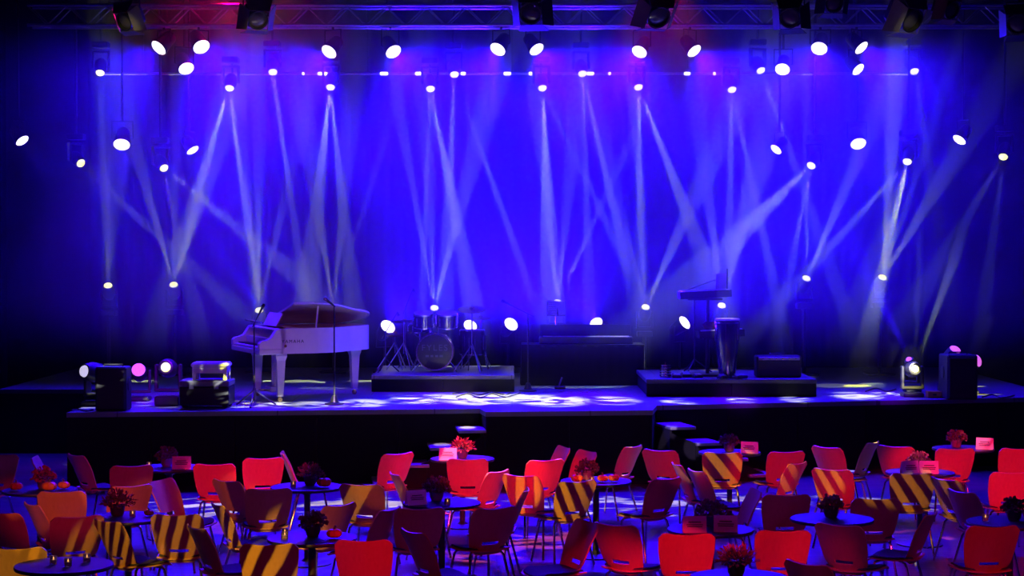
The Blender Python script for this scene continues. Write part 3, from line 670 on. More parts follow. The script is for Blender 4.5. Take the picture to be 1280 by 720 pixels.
tm = text_mesh('YAMAHA', 0.062, 'ink', 0.002, 1.35)
o = link('lettering', tm, piano, (0.46, -0.003, 0.825)); o.rotation_euler = (PI/2, 0, 0)
MB().lathe([(0.02, 0), (0.012, 0.012), (0.008, 0.02)], 10, Matrix.Translation((0.36, 0, 0.765)) @ Matrix.Rotation(PI/2, 4, 'X')).build('knob', 'brass', piano)

# ------------------------------------------------------------------ microphone stands
def mic_stand(px, ybase, ytop, label, boom=None, disc=False, tripod=True):
    b = stg(px, ybase); s = FPX/b.y; h = (ybase-ytop)/s
    t = thing('microphone_stand', label, 'stand', (b.x, b.y, STAGE), 0, 'microphone stands on the stage')
    MB().tube([(0, 0, 0.10), (0, 0, h)], [0.011, 0.009], 8).build('pole', 'fixture_black', t)
    if tripod:
        for k in range(3):
            a = k*2*PI/3+0.5
            MB().tube([(0, 0, 0.22), (0.30*math.cos(a), 0.30*math.sin(a), 0.012)], 0.011, 6).build('leg', 'fixture_black', t)
        MB().tube([(0, 0, 0.08), (0, 0, 0.24)], 0.02, 8).build('hub', 'fixture_black', t)
    else:
        MB().lathe([(0.13, 0.002), (0.13, 0.015), (0.06, 0.03), (0.03, 0.12)], 20).build('round_base', 'fixture_black', t)
    tip = Vector((0, 0, h))
    if boom:
        tip = Vector(boom)+Vector((0, 0, h)); bk_ = -Vector(boom)*0.35+Vector((0, 0, h))
        MB().tube([bk_, tip], 0.008, 6).build('boom', 'fixture_black', t)
    d = (Vector(boom).normalized() if boom else Vector((-0.4, 0, .3)).normalized())
    M4 = Matrix.Translation(tip) @ ZQ(d).to_matrix().to_4x4()
    mc = MB().lathe([(0.011, -0.02), (0.017, 0.10), (0.018, 0.12)], 12, M4).build('microphone', 'fixture_black', t)
    MB().lathe([(0.02, 0.118), (0.027, 0.14), (0.024, 0.165), (0.008, 0.175)], 12, M4).build('grille', 'dark_chrome', mc)
    if disc:
        MB().lathe([(0.125, 0), (0.13, 0.008), (0.125, 0.016)], 24, Matrix.Translation((0.0, -.02, h+0.02)) @ Matrix.Rotation(math.radians(12), 4, 'Y')).build('tray', 'dark_chrome', t)
    return t
mic_stand(318, 508, 404, 'black tripod microphone stand with small round tray before the piano keyboard', (0.05, 0.1, 0.12), True)
mic_stand(418, 505.5, 382, 'straight thin microphone stand with round foot before the piano tail', None, False, False)
mic_stand(660, 489, 392, 'slanted boom microphone stand between drum kit and draped table', (-0.25, 0.15, .12), False, False)

# ------------------------------------------------------------------ boxes at the piano end
def sc_at(p): return FPX/p.y
p0, p1 = stg(224, 511), stg(286, 511); w = (p1-p0).length; c = (p0+p1)/2
case = thing('flight_case', 'low black flight case on the deck beside the piano', 'case', (c.x, c.y+0.25, STAGE))
MB().bbox((0, 0, 0.16), (w, 0.5, 0.24), 0.012).build('case_body', 'black_paint', case, smooth=False)
MB().bbox((0, 0, 0.325), (w, 0.5, 0.08), 0.012).build('case_lid', 'case_lid_grey', case, smooth=False) if False else None
mat('case_lid_grey', (0.20, 0.20, 0.22), 0.4, 0.3)
MB().bbox((0, 0, 0.325), (w+0.01, 0.51, 0.075), 0.012).build('case_lid', 'case_lid_grey', case, smooth=False)
for sx in (-1, 1):
    for sy in (-1, 1):
        MB().lathe([(0.035, -0.012), (0.035, 0.012)], 12, Matrix.Translation((sx*(w/2-.06), sy*.19, 0.036)) @ Matrix.Rotation(PI/2, 4, 'X')).build('caster', 'rubber', case)
    MB().bbox((sx*w*.25, -0.258, 0.285), (0.06, 0.012, 0.06), 0.004).build('latch', 'case_metal', case, smooth=False)
zt = STAGE+0.363+0.002
bn = thing('piano_bench', 'small white padded piano bench set on top of the flight case', 'bench', (stg(260, 511).x+0.01, c.y+0.22, zt))
MB().bbox((0, 0, 0.205), (0.49, 0.34, 0.075), 0.025).build('cushion', 'bench_pad', bn) if False else None
mat('bench_pad', (0.72, 0.70, 0.70), 0.35)
MB().bbox((0, 0, 0.195), (0.49, 0.34, 0.07), 0.025).build('cushion', 'bench_pad', bn)
MB().bbox((0, 0, 0.125), (0.45, 0.30, 0.07), 0.006).build('apron', 'piano_white', bn, smooth=False)
for sx in (-1, 1):
    for sy in (-1, 1): MB().bbox((sx*.20, sy*.125, 0.048), (0.05, 0.05, 0.094), 0.004).build('leg', 'piano_white', bn, smooth=False)
def speaker_box(x0, x1, ytop, ybot, depth, label, handle=True):
    a, b = stg(x0, ybot), stg(x1, ybot); s = sc_at(a); w = (b-a).length; h = (ybot-ytop)/s; c = (a+b)/2
    t = thing('loudspeaker', label, 'speaker', (c.x, c.y+depth/2, STAGE), 0, 'black loudspeakers on the deck')
    MB().bbox((0, 0, h/2+.002), (w, depth, h), 0.018).build('cabinet', 'black_paint', t, smooth=False)
    MB().bbox((0, -depth/2-0.006, h/2), (w*.88, 0.016, h*.9), 0.006).build('grille', 'grille', t, smooth=False)
    MB().tube([(-w*.3, 0, h), (-w*.3, 0, h+.03), (w*.3, 0, h+.03), (w*.3, 0, h)], 0.01, 6).build('handle', 'dark_chrome', t)
    for sx in (-1, 1): MB().lathe([(0.09, 0), (0.09, 0.01), (0.07, 0.012)], 20, Matrix.Translation((sx*(w/2+.001), 0, h*.6)) @ Matrix.Rotation(sx*PI/2, 4, 'Y')).build('side_grip', 'fixture_black', t)
    return t
speaker_box(119, 158, 459, 514, 0.32, 'black subwoofer cabinet between the pale lens light and the pink wash light')
speaker_box(1184, 1222, 444, 500, 0.5, 'tall black speaker cabinet beside the large moving head')
a = stg(1169, 498); yb = thing('cable_box', 'small bright yellow box on the deck at the foot of the tall speaker', 'box', (a.x, a.y+.1, STAGE))
MB().bbox((0, 0, 0.045), (0.19, 0.14, 0.08), 0.008).build('box_body', 'case_yellow', yb, smooth=False)
MB().bbox((0, 0, 0.088), (0.195, 0.145, 0.012), 0.004).build('box_lid', 'case_yellow', yb, smooth=False)
MB().box((0, -0.074, 0.05), (0.05, 0.006, 0.02)).build('latch', 'fixture_black', yb, smooth=False)

# ------------------------------------------------------------------ drum riser and drum kit
def riser(x0, x1, ytop, ybot, depth, label, yawd=0):
    a, b = stg(x0, ybot), stg(x1, ybot); s = sc_at(a); h = (ybot-ytop)/s; c = (a+b)/2; w = (b-a).length
    t = thing('stage_riser', label, 'riser', (c.x, c.y+depth/2, STAGE), math.radians(yawd), 'black risers on the stage')
    MB().bbox((0, 0, h-0.03), (w, depth, 0.06), 0.008).build('riser_top', 'deck_floor', t, smooth=False)
    n = max(1, round(w/1.0))
    for i in range(n): MB().bbox((-w/2+(i+.5)*w/n, -depth/2+.03, (h-0.06)/2+.001), (w/n-.006, 0.03, h-0.064), 0.004).build('front_panel', 'skirt_black', t, smooth=False)
    for sx in (-1, 1): MB().bbox((sx*(w/2-.03), 0.02, (h-0.06)/2+.001), (0.03, depth-.1, h-0.064), 0.004).build('side_panel', 'skirt_black', t, smooth=False)
    MB().bbox((0, depth/2-.03, (h-0.06)/2+.001), (w-.08, 0.03, h-0.064), 0.004).build('rear_panel', 'skirt_black', t, smooth=False)
    return c, h, w
dc, dh, dw = riser(464, 643, 469, 490, 2.2, 'low black riser under the drum kit')
DZ = STAGE+dh+0.002; DY = dc.y+0.85
def dpos(px, Y=DY): return at(px, 440, Y).x
def dz(py, Y=DY): return at(640, py, Y).z
def drum(m, r, h, M, wrap='drum_wrap'):
    pass
def shell(t, r, h, M, name='shell', legs=False):
    s = MB().lathe([(r, -h/2), (r*1.012, -h/2+.004), (r, -h/2+.02), (r, h/2-.02), (r*1.012, h/2-.004), (r, h/2)], 28, M).build(name, 'drum_wrap', t)
    MB().lathe([(r*0.97, h/2-.001), (r*.97, h/2+.004)], 28, M).build('head', 'drum_skin', s)
    for zz in (-h/2+.012, h/2-.008):
        MB().lathe([(r*1.01, zz-.01), (r*1.035, zz-.01), (r*1.035, zz+.01), (r*1.01, zz+.01)], 28, M).build('hoop', 'chrome', s)
    for k in range(8):
        q = k*PI/4+.2; x, y = math.cos(q)*(r+.012), math.sin(q)*(r+.012)
        MB().tube([M @ Vector((x, y, -h*.28)), M @ Vector((x, y, h*.28))], 0.009, 6).build('lug', 'chrome', s)
    return s
bd = thing('bass_drum', 'black bass drum with faint lettering carrying two rack toms', 'drum', (dpos(544), DY, DZ))
s = FPX/DY; r = 0.27
MX = Matrix.Translation((0, 0, r+.03)) @ Matrix.Rotation(PI/2, 4, 'X')
b_ = shell(bd, r, 0.42, MX)
MB().lathe([(r*.965, 0.2105), (r*.965, 0.222)], 32, MX).build('front_skin', 'drum_front', bd)
o = link('lettering', text_mesh('FYLES', 0.13, 'drum_print', 0.001, 1.25), bd, (0, -0.224, r+.09)); o.rotation_euler = (PI/2, 0, 0)
MB().box((-.11, -.2225, r-.03), (.05, .004, .03)).box((-.04, -.2225, r-.03), (.04, .004, .03)).box((.03, -.2225, r-.03), (.04, .004, .03)).box((.10, -.2225, r-.03), (.05, .004, .03)).build('small_print', 'drum_print', bd, smooth=False)
for sx in (-1, 1): MB().tube([(sx*.2, -.1, .16), (sx*.33, -.22, 0.004)], 0.012, 6).build('spur', 'chrome', bd)
for sx, rr in ((-1, .15), (1, .16)):
    M_ = Matrix.Translation((sx*.175, -0.02, 2*r+.23)) @ Matrix.Rotation(math.radians(14), 4, 'X')
    shell(bd, rr, 0.22, M_, 'tom')
    MB().tube([(sx*.05, 0, 2*r), (sx*.06, .02, 2*r+.25), (sx*.12, 0, 2*r+.25)], 0.013, 6).build('tom_arm', 'chrome', bd)
ft = thing('floor_tom', 'dark floor tom on three chrome legs beside the bass drum', 'drum', (dpos(590), DY+.25, DZ))
shell(ft, .19, .38, Matrix.Translation((0, 0, .42)))
for k in range(3):
    q = k*2*PI/3+.3; MB().tube([(.21*math.cos(q), .21*math.sin(q), .5), (.22*math.cos(q), .22*math.sin(q), .1), (.25*math.cos(q), .25*math.sin(q), .006)], .009, 6).build('leg', 'chrome', ft)
sn = thing('snare_drum', 'snare drum on a chrome tripod stand behind the toms', 'drum', (dpos(523), DY+.45, DZ))
shell(sn, .17, .14, Matrix.Translation((0, 0, .62)))
MB().tube([(0, 0, .15), (0, 0, .54)], .014, 8).build('stand_post', 'chrome', sn)
for k in range(3):
    q = k*2*PI/3; MB().tube([(0, 0, .3), (.22*math.cos(q), .22*math.sin(q), .008)], .01, 6).build('stand_leg', 'chrome', sn)
    MB().tube([(0, 0, .48), (.17*math.cos(q), .17*math.sin(q), .55)], .008, 6).build('basket_arm', 'chrome', sn)
def cymbal(px, py, Y, r, label, tilt=8, hat=False, foot=None):
    z = dz(py, Y)-DZ; x = dpos(px, Y)
    t = thing('cymbal_stand', label, 'cymbal', (x, Y, DZ), 0, 'cymbals around the drum kit')
    MB().tube([(0, 0, .25), (0, 0, z-.004)], .011, 8).build('post', 'chrome', t)
    for k in range(3):
        q = k*2*PI/3+1; MB().tube([(0, 0, .42), (.27*math.cos(q), .27*math.sin(q), .008)], .011, 6).build('leg', 'chrome', t)
    for k in ((0, .035) if hat else (0,)):
        MB().lathe([(r, 0), (r*.6, .012), (r*.22, .02), (r*.18, .038), (.01, .045), (.01, .04), (r*.16, .033), (r*.2, .014), (r*.6, .008), (r, -.002)], 28,
                   Matrix.Translation((0, 0, z+k)) @ Matrix.Rotation(math.radians(tilt), 4, 'X')).build('cymbal_plate', 'cymbal', t)
    MB().tube([(0, 0, z+.03), (0, 0, z+.09)], .006, 6).build('wing_nut', 'chrome', t)
cymbal(590, 387, DY-.24, .21, 'large crash cymbal standing highest beside the floor tom', 14)
cymbal(601, 397, DY+.76, .17, 'smaller ride cymbal just below the high crash', 10)
cymbal(505, 402, DY+.2, .19, 'crash cymbal on the piano side of the kit', -10)
cymbal(494, 420, DY+.4, .16, 'pair of hi-hat cymbals on the piano side of the kit', 2, True)
ds = thing('drum_stool', 'round black drum stool behind the snare', 'stool', (dpos(545), DY+.95, DZ))
MB().lathe([(.16, .46), (.17, .48), (.17, .52), (.14, .545), (.03, .55)], 24).build('seat', 'black_paint', ds)
MB().tube([(0, 0, .12), (0, 0, .47)], .018, 8).build('post', 'chrome', ds)
for k in range(3):
    q = k*2*PI/3; MB().tube([(0, 0, .26), (.24*math.cos(q), .24*math.sin(q), .008)], .012, 6).build('leg', 'chrome', ds)
def small_boom(px, pyb, Yb, dx, h, label):
    t = thing('microphone_stand', label, 'stand', (dpos(px, Yb), Yb, DZ), 0, 'microphone stands on the stage')
    MB().tube([(0, 0, .1), (0, 0, h)], .01, 6).build('pole', 'dark_chrome', t)
    for k in range(3):
        q = k*2*PI/3; MB().tube([(0, 0, .2), (.2*math.cos(q), .2*math.sin(q), .01)], .01, 6).build('leg', 'fixture_black', t)
    MB().tube([(-dx*.3, 0, h-.12), (dx, 0, h+.28)], .007, 6).build('boom', 'dark_chrome', t)
    MB().tube([(dx*.98, 0, h+.27), (dx*1.1, 0, h+.22)], [.014, .02], 8).build('microphone', 'dark_chrome', t)
small_boom(482, 0, DY-.25, .18, .62, 'low boom microphone stand on the drum riser corner')
small_boom(507, 0, DY+.9, .12, .95, 'tall overhead microphone stand behind the crash cymbal')

# ------------------------------------------------------------------ draped table with keyboard and sheet music
a, b = stg(652, 482), stg(806, 482); c = (a+b)/2; s = sc_at(a); w = (b-a).length; h = (482-431)/s
TY = c.y+.4
dt = thing('draped_table', 'long table covered to the floor in black cloth beside the drum kit', 'table', (c.x, TY, STAGE))
MB().bbox((0, 0, h-.02), (w, .75, .04), .006).build('table_top', 'black_paint', dt, smooth=False)
mb = MB(); N_ = 90; per = []
for i in range(N_):
    q = i/N_*2*(w+.75); hw, hd = w/2, .375
    if q < w: p = (-hw+q, -hd)
    elif q < w+.75: p = (hw, -hd+q-w)
    elif q < 2*w+.75: p = (hw-(q-w-.75), hd)
    else: p = (-hw, hd-(q-2*w-.75))
    per.append(p)
top_ = [Vector((*p, h)) for p in per]
bot_ = [Vector((p[0]*1.012+.012*math.sin(i*1.9), p[1]*1.03+.014*math.sin(i*2.3), .004)) for i, p in enumerate(per)]
mb.add(top_+bot_, [(i, (i+1) % N_, N_+(i+1) % N_, N_+i) for i in range(N_)])
mb.build('cloth_skirt', 'black_drape', dt)
kz = STAGE+h+.002
kx0, kx1 = at(674, 430, TY).x, at(790, 430, TY).x; kw_ = kx1-kx0; kc = (kx0+kx1)/2
kbd = thing('stage_keyboard', 'black stage keyboard lying on the draped table', 'keyboard', (kc, TY-.08, kz))
MB().bbox((0, 0, .055), (kw_, .34, .11), .012).build('keyboard_body', 'black_paint', kbd, smooth=False)
MB().bbox((0, -.09, .116), (kw_*.92, .14, .012), .003).build('key_row', 'key_white', kbd, smooth=False)
MB().bbox((0, .155, .20), (kw_*.98, .03, .18), .008).build('back_panel', 'black_paint', kbd, smooth=False)
mz = thing('music_stand', 'small music stand holding pale sheet music on the draped table', 'stand', (at(693, 400, TY).x+.03, TY+.22, kz))
MB().tube([(0, 0, 0.02), (0, 0, .42)], .011, 6).build('pole', 'dark_chrome', mz)
MB().lathe([(.1, .001), (.1, .012), (.02, .03)], 16).build('round_base', 'fixture_black', mz)
Rt = Matrix.Rotation(math.radians(12), 3, 'X')
MB().box((0, -.02, .53), (.30, .012, .24), Rt).build('desk', 'fixture_black', mz, smooth=False)
sh = MB().box((-.055, -.037, .545), (.15, .003, .23), Rt @ Matrix.Rotation(.08, 3, 'Y')).build('sheet', 'paper', mz, smooth=False)
MB().box((.085, -.035, .54), (.12, .003, .22), Rt @ Matrix.Rotation(-.15, 3, 'Y')).build('sheet', 'paper', mz, smooth=False)
m = MB()
for k in range(6): m.box((-.055, -.0395+(k-2.5)*.0068*-1, .545+(k-2.5)*.032), (.12, .0015, .004), Rt)
m.build('staves', 'ink', sh, smooth=False)
pb = thing('pedal_board', 'small foot pedal unit with upright pale lever in front of the draped table', 'pedal', (stg(700, 486).x, stg(700, 486).y, STAGE))
MB().bbox((0, 0, .02), (.16, .12, .035), .006).build('pedal_plate', 'fixture_black', pb, smooth=False)
MB().tube([(-.02, 0, .03), (.03, .02, .17)], .012, 6).build('lever', 'case_metal', pb)

# ------------------------------------------------------------------ keyboard riser with percussion, keyboard tower and amplifier
rc, rh, rw = riser(808, 1021, 474, 496, 2.0, 'low black riser under the keyboard tower and amplifier')
RZ = STAGE+rh+.002
def rpos(px, dy): 
    Y = rc.y+dy; return Vector((at(px, 440, Y).x, Y, RZ))
p = rpos(886, .75); hz_ = lambda py, Y: at(640, py, Y).z-RZ
kt = thing('keyboard_tower', 'black two-tier keyboard stand with keyboards on the riser', 'keyboard', p)
ht = hz_(372, p.y); hl = hz_(400, p.y)-.12
MB().tube([(-.02, 0, .02), (-.02, 0, ht+.02)], .028, 8).build('column', 'fixture_black', kt)
MB().bbox((-.02, 0, .015), (.7, .55, .03), .006).build('foot_plate', 'fixture_black', kt, smooth=False)
for z_, x0, x1, nm in ((ht, 848, 912, 'upper_keyboard'), (hl-.12, 872, 928, 'lower_keyboard')):
    xa, xb = at(x0, 400, p.y).x-p.x, at(x1, 400, p.y).x-p.x
    Rk = Matrix.Rotation(math.radians(-3), 3, 'Y')
    kk = MB().box(((xa+xb)/2, -.05, z_+.05), (xb-xa, .42, .10), Rk).build(nm, 'black_paint', kt, smooth=False)
    MB().box(((xa+xb)/2, -.16, z_+.104), (xb-xa-.06, .15, .014), Rk).build('key_row', 'key_white', kk, smooth=False)
    MB().bbox(((xa+xb)/2, .0, z_-.02), (.5, .30, .03), .005).build('support_arm', 'fixture_black', kt, smooth=False)
sx_ = at(901, 370, p.y).x-p.x
MB().box((sx_, -.02, ht+.22), (.15, .012, .26), Rt).build('music_desk', 'paper', kt, smooth=False)
MB().box((sx_+.09, -.01, ht+.24), (.02, .02, .36)).build('desk_post', 'fixture_black', kt, smooth=False)
cl = MB()
cl.bbox((0, 0, 0), (.42, .17, .10), .04)
tag(cl.build('folded_cloth', 'cloth_red', None, p+Vector((at(895, 390, p.y).x-p.x, -.145, hl+.05))), 'dark red folded cloth lying on the lower keyboard of the tower', 'cloth')
q = rpos(868, 1.32)
bm_ = thing('microphone_stand', 'boom microphone stand reaching over the keyboard tower', 'stand', q, 0, 'microphone stands on the stage')
zz = hz_(365, q.y)
MB().tube([(0, 0, .1), (0, 0, zz)], .011, 8).build('pole', 'fixture_black', bm_)
for k in range(3):
    a_ = k*2*PI/3; MB().tube([(0, 0, .2), (.26*math.cos(a_), .26*math.sin(a_), .01)], .011, 6).build('leg', 'fixture_black', bm_)
e1 = at(893, 350, q.y)-q; e0 = at(850, 366, q.y)-q
MB().tube([e0, e1], .009, 6).build('boom', 'dark_chrome', bm_)
MB().tube([e1, at(910, 354, q.y)-q], [.016, .024], 10).build('microphone', 'chrome', bm_)
MB().bbox(at(853, 365, q.y)-q, (.13, .05, .035), .008).build('counterweight', 'chrome', bm_, smooth=False)
# conga
q = rpos(909, .26); hc = hz_(398, q.y)
cg = thing('conga_drum', 'tall dark conga drum with a brightly lit pale head', 'drum', q)
MB().lathe([(.11, .004), (.115, .02), (.14, hc*.35), (.17, hc*.65), (.175, hc*.8), (.165, hc-.02)], 28).build('shell', 'drum_wrap', cg)
MB().lathe([(.17, hc-.03), (.175, hc-.012), (.165, hc), (.02, hc+.002)], 28).build('head', 'drum_skin', cg)
MB().lathe([(.172, hc-.07), (.182, hc-.07), (.182, hc-.045), (.172, hc-.045)], 28).build('hoop', 'chrome', cg)
m = MB()
for k in range(6):
    a_ = k*PI/3+.3; m.tube([(.186*math.cos(a_), .186*math.sin(a_), hc-.06), (.186*math.cos(a_), .186*math.sin(a_), hc-.3)], .007, 5)
m.build('tuning_rods', 'chrome', cg)
# amplifier
q0, q1 = rpos(946, .35), rpos(1002, .35); aw = (q1-q0).length; ah = hz_(445, q0.y)
am = thing('guitar_amplifier', 'black combo amplifier with a silver-edged top on the riser', 'amplifier', (q0+q1)/2+Vector((0, .15, 0)))
MB().bbox((0, 0, ah/2+.002), (aw, .3, ah), .016).build('cabinet', 'black_paint', am, smooth=False)
MB().bbox((0, -.154, ah*.42), (aw*.92, .012, ah*.7), .005).build('speaker_cloth', 'grille', am, smooth=False)
MB().bbox((0, -.154, ah*.87), (aw*.92, .012, ah*.14), .004).build('control_panel', 'case_metal', am, smooth=False)
MB().tube([(-.1, 0, ah), (-.1, 0, ah+.03), (.1, 0, ah+.03), (.1, 0, ah)], .009, 6).build('handle', 'dark_chrome', am)
m_ = MB().lathe([(.012, 0), (.010, .018), (.004, .02)], 8, Matrix.Rotation(PI/2, 4, 'X')).mesh('knob', 'chrome')
for k in range(6): link('knob', m_, am, (-aw*.36+k*aw*.145, -.16, ah*.87))
# small percussion and pedals on the riser
q = rpos(832, .35)
tb = thing('chrome_percussion_stack', 'small stack of chrome jingle rings standing at the riser corner', 'percussion', q)
for k in range(5):
    MB().lathe([(.075-.004*k, .02+.035*k), (.085-.004*k, .02+.035*k), (.085-.004*k, .04+.035*k), (.075-.004*k, .04+.035*k)], 20).build('ring', 'chrome', tb)
MB().tube([(0, 0, 0.002), (0, 0, .22)], .01, 6).lathe([(.08, .001), (.08, .012)], 16).build('spindle', 'dark_chrome', tb)
GP = 'effect pedals on the riser'
for i, (px, dy, lab, wd) in enumerate([(846, .25, 'black effect pedal next to the jingle rings', .13), (858, .4, 'black effect pedal with a raised treadle between the two plain ones', .14), (872, .25, 'black effect pedal at the foot of the keyboard tower', .13),
                                       (903, .065, 'black effect pedal lying before the conga', .13), (925, .12, 'flat wide pedal board lying before the amplifier', .24)]):
    e = thing('effect_pedal', lab, 'pedal', rpos(px, dy), .2*i, GP)
    MB().bbox((0, 0, .022), (wd, .10, .04), .006).build('pedal_case', 'fixture_black', e, smooth=False)
    MB().box((0, 0, .055), (wd*.7, .085, .008), Matrix.Rotation(math.radians(12 if i != 1 else 28), 3, 'X')).build('treadle', 'case_metal', e, smooth=False)
    for sx in (-1, 1): MB().lathe([(.009, .042), (.007, .06)], 8, Matrix.Translation((sx*wd*.4, .03, 0))).build('knob', 'chrome', e)
# cables lying on the deck
def cable(pts, label, r=.009):
    P = [Vector((*stg(x, y).xy, STAGE+r+.001)) for x, y in pts]
    tag(MB().tube(catmull([tuple(p) for p in P], 6), r, 6).build('cable', 'cable', None), label, 'cable', 'cables on the stage deck')
cable([(570, 497), (585, 493), (600, 498), (615, 493), (632, 497), (650, 492)], 'black cable curling on the deck before the drum riser')
cable([(566, 493), (583, 490.5), (600, 494), (614, 490.5), (630, 494), (638, 492)], 'second black cable lying alongside at the foot of the drum riser')
cable([(1082, 490), (1095, 486), (1108, 490), (1120, 487)], 'black cable lying beside the large moving head')
cable([(1228, 497), (1240, 494), (1252, 498), (1268, 495)], 'black cable lying past the tall speaker')
cable([(89, 514), (98, 512.8), (108, 514.6), (116, 513.2)], 'black cable lying at the foot of the pale lens light')

# ------------------------------------------------------------------ audience chairs
def chair_parts():
    W, H0, H1 = 0.43, 0.40, 0.83
    nx, nz = 14, 14; bm = bmesh.new(); G = {}
    for j in range(nz+1):
        v = j/nz
        hw = (0.165+0.052*math.sin(min(v*1.25, 1)*PI/2))*(1 if v < .9 else 1)
        for i in range(nx+1):
            u = i/nx*2-1
            x = u*hw
            top = H1-0.022*(1-u*u)                     # shallow dip in the middle of the top edge
            cr = 0.05*max(0, (abs(u)-.72)/.28)**2.2*max(0, (v-.6)/.4)   # rounded ears
            cb = 0.05*max(0, (abs(u)-.6)/.4)**2*max(0, (.25-v)/.25)
            z = H0+(top-H0)*v-cr+cb
            y = -0.205-0.085*v-0.05*v*v+0.045*u*u+0.03*(1-v)**3
            G[i, j] = bm.verts.new((x, y, z))
    for j in range(nz):
        for i in range(nx):
            if j in (3,) and 4 <= i <= 9: continue      # hand slot
            bm.faces.new((G[i, j], G[i+1, j], G[i+1, j+1], G[i, j+1]))
    bmesh.ops.recalc_face_normals(bm, faces=bm.faces[:])
    bmesh.ops.solidify(bm, geom=bm.faces[:], thickness=0.012)
    me = bpy.data.meshes.new('backrest'); bm.to_mesh(me); bm.free()
    me.polygons.foreach_set('use_smooth', [True]*len(me.polygons)); me.set_sharp_from_angle(angle=math.radians(50)); me.materials.append(MATS['chair_wood'])
    # seat shell
    bm = bmesh.new(); G = {}; nx, ny = 10, 10
    for j in range(ny+1):
        v = j/ny
        for i in range(nx+1):
            u = i/nx*2-1; hw = 0.185+0.03*math.sin(v*PI*.75)
            rd = 0.04*max(0, (abs(u)-.7)/.3)**2*max(0, (v-.7)/.3)
            G[i, j] = bm.verts.new((u*hw, -0.205+0.42*v-rd, 0.435+0.02*u*u-0.012*math.sin(v*PI)-0.05*max(0, v-.8)**2*12))
    for j in range(ny):
        for i in range(nx): bm.faces.new((G[i, j], G[i+1, j], G[i+1, j+1], G[i, j+1]))
    bmesh.ops.recalc_face_normals(bm, faces=bm.faces[:]); bmesh.ops.solidify(bm, geom=bm.faces[:], thickness=0.012)
    seat = bpy.data.meshes.new('seat'); bm.to_mesh(seat)
    for v in bm.verts: v.co = Vector((v.co.x*.9, v.co.y*.9+.004, v.co.z+0.016))
    pad = bpy.data.meshes.new('cushion'); bm.to_mesh(pad); bm.free()
    for m_, mt in ((seat, 'chair_wood'), (pad, 'seat_fabric')):
        m_.polygons.foreach_set('use_smooth', [True]*len(m_.polygons)); m_.set_sharp_from_angle(angle=math.radians(50)); m_.materials.append(MATS[mt])
    legs = []
    for sx in (-1, 1):
        for y0, y1 in ((0.12, 0.20), (-0.13, -0.24)):
            legs.append(MB().tube([(sx*.10, y0*.6, .415), (sx*.15, y0, .405), (sx*.165, y0*1.1, .38), (sx*.215, y1, 0.012), (sx*.216, y1, .001)], [.011, .011, .011, .011, .013], 8).mesh('leg', 'chrome'))
    fr = MB().box((0, .07, .418), (.24, .03, .012)).box((0, -.08, .418), (.24, .03, .012)).mesh('seat_frame', 'table_iron')
    return me, seat, pad, legs, fr
CB, CS, CP, CL, CF = chair_parts()
def build_chair():
    t = thing('shell_chair', 'x', 'chair')
    link('backrest', CB, t); link('seat', CS, t); link('cushion', CP, t); link('seat_frame', CF, t)
    for l in CL: link('leg', l, t)
    return t
# tables: px, py of the table-top centre (top at 0.74 m), description used by the chairs around it
TABLES = [
 (50, 612, 'red-lit pumpkin table'), (212, 584, 'single pink card table'), (384, 608, 'candle-and-pumpkin table'), (578, 573, 'bushy red flower table'),
 (745, 601, 'green bouquet pumpkin table'), (912, 565, 'dim purple flower table'), (1204, 560, 'round red bouquet table'), (1150, 590, 'two yellow cards table'),
 (160, 646, 'dark leafy arrangement table'), (552, 628, 'yellow-green bouquet table'), (390, 672, 'dark glass jar table'), (888, 661, 'two pink-red cards table'),
 (925, 722, 'fringed red flower table'), (80, 706, 'three tea light table'), (1040, 648, 'bare table among dark chairs'), (1262, 652, 'table by blackish chair backs')]
TOPZ = 0.74
TP = [onz(x, y, TOPZ) for x, y, _ in TABLES]

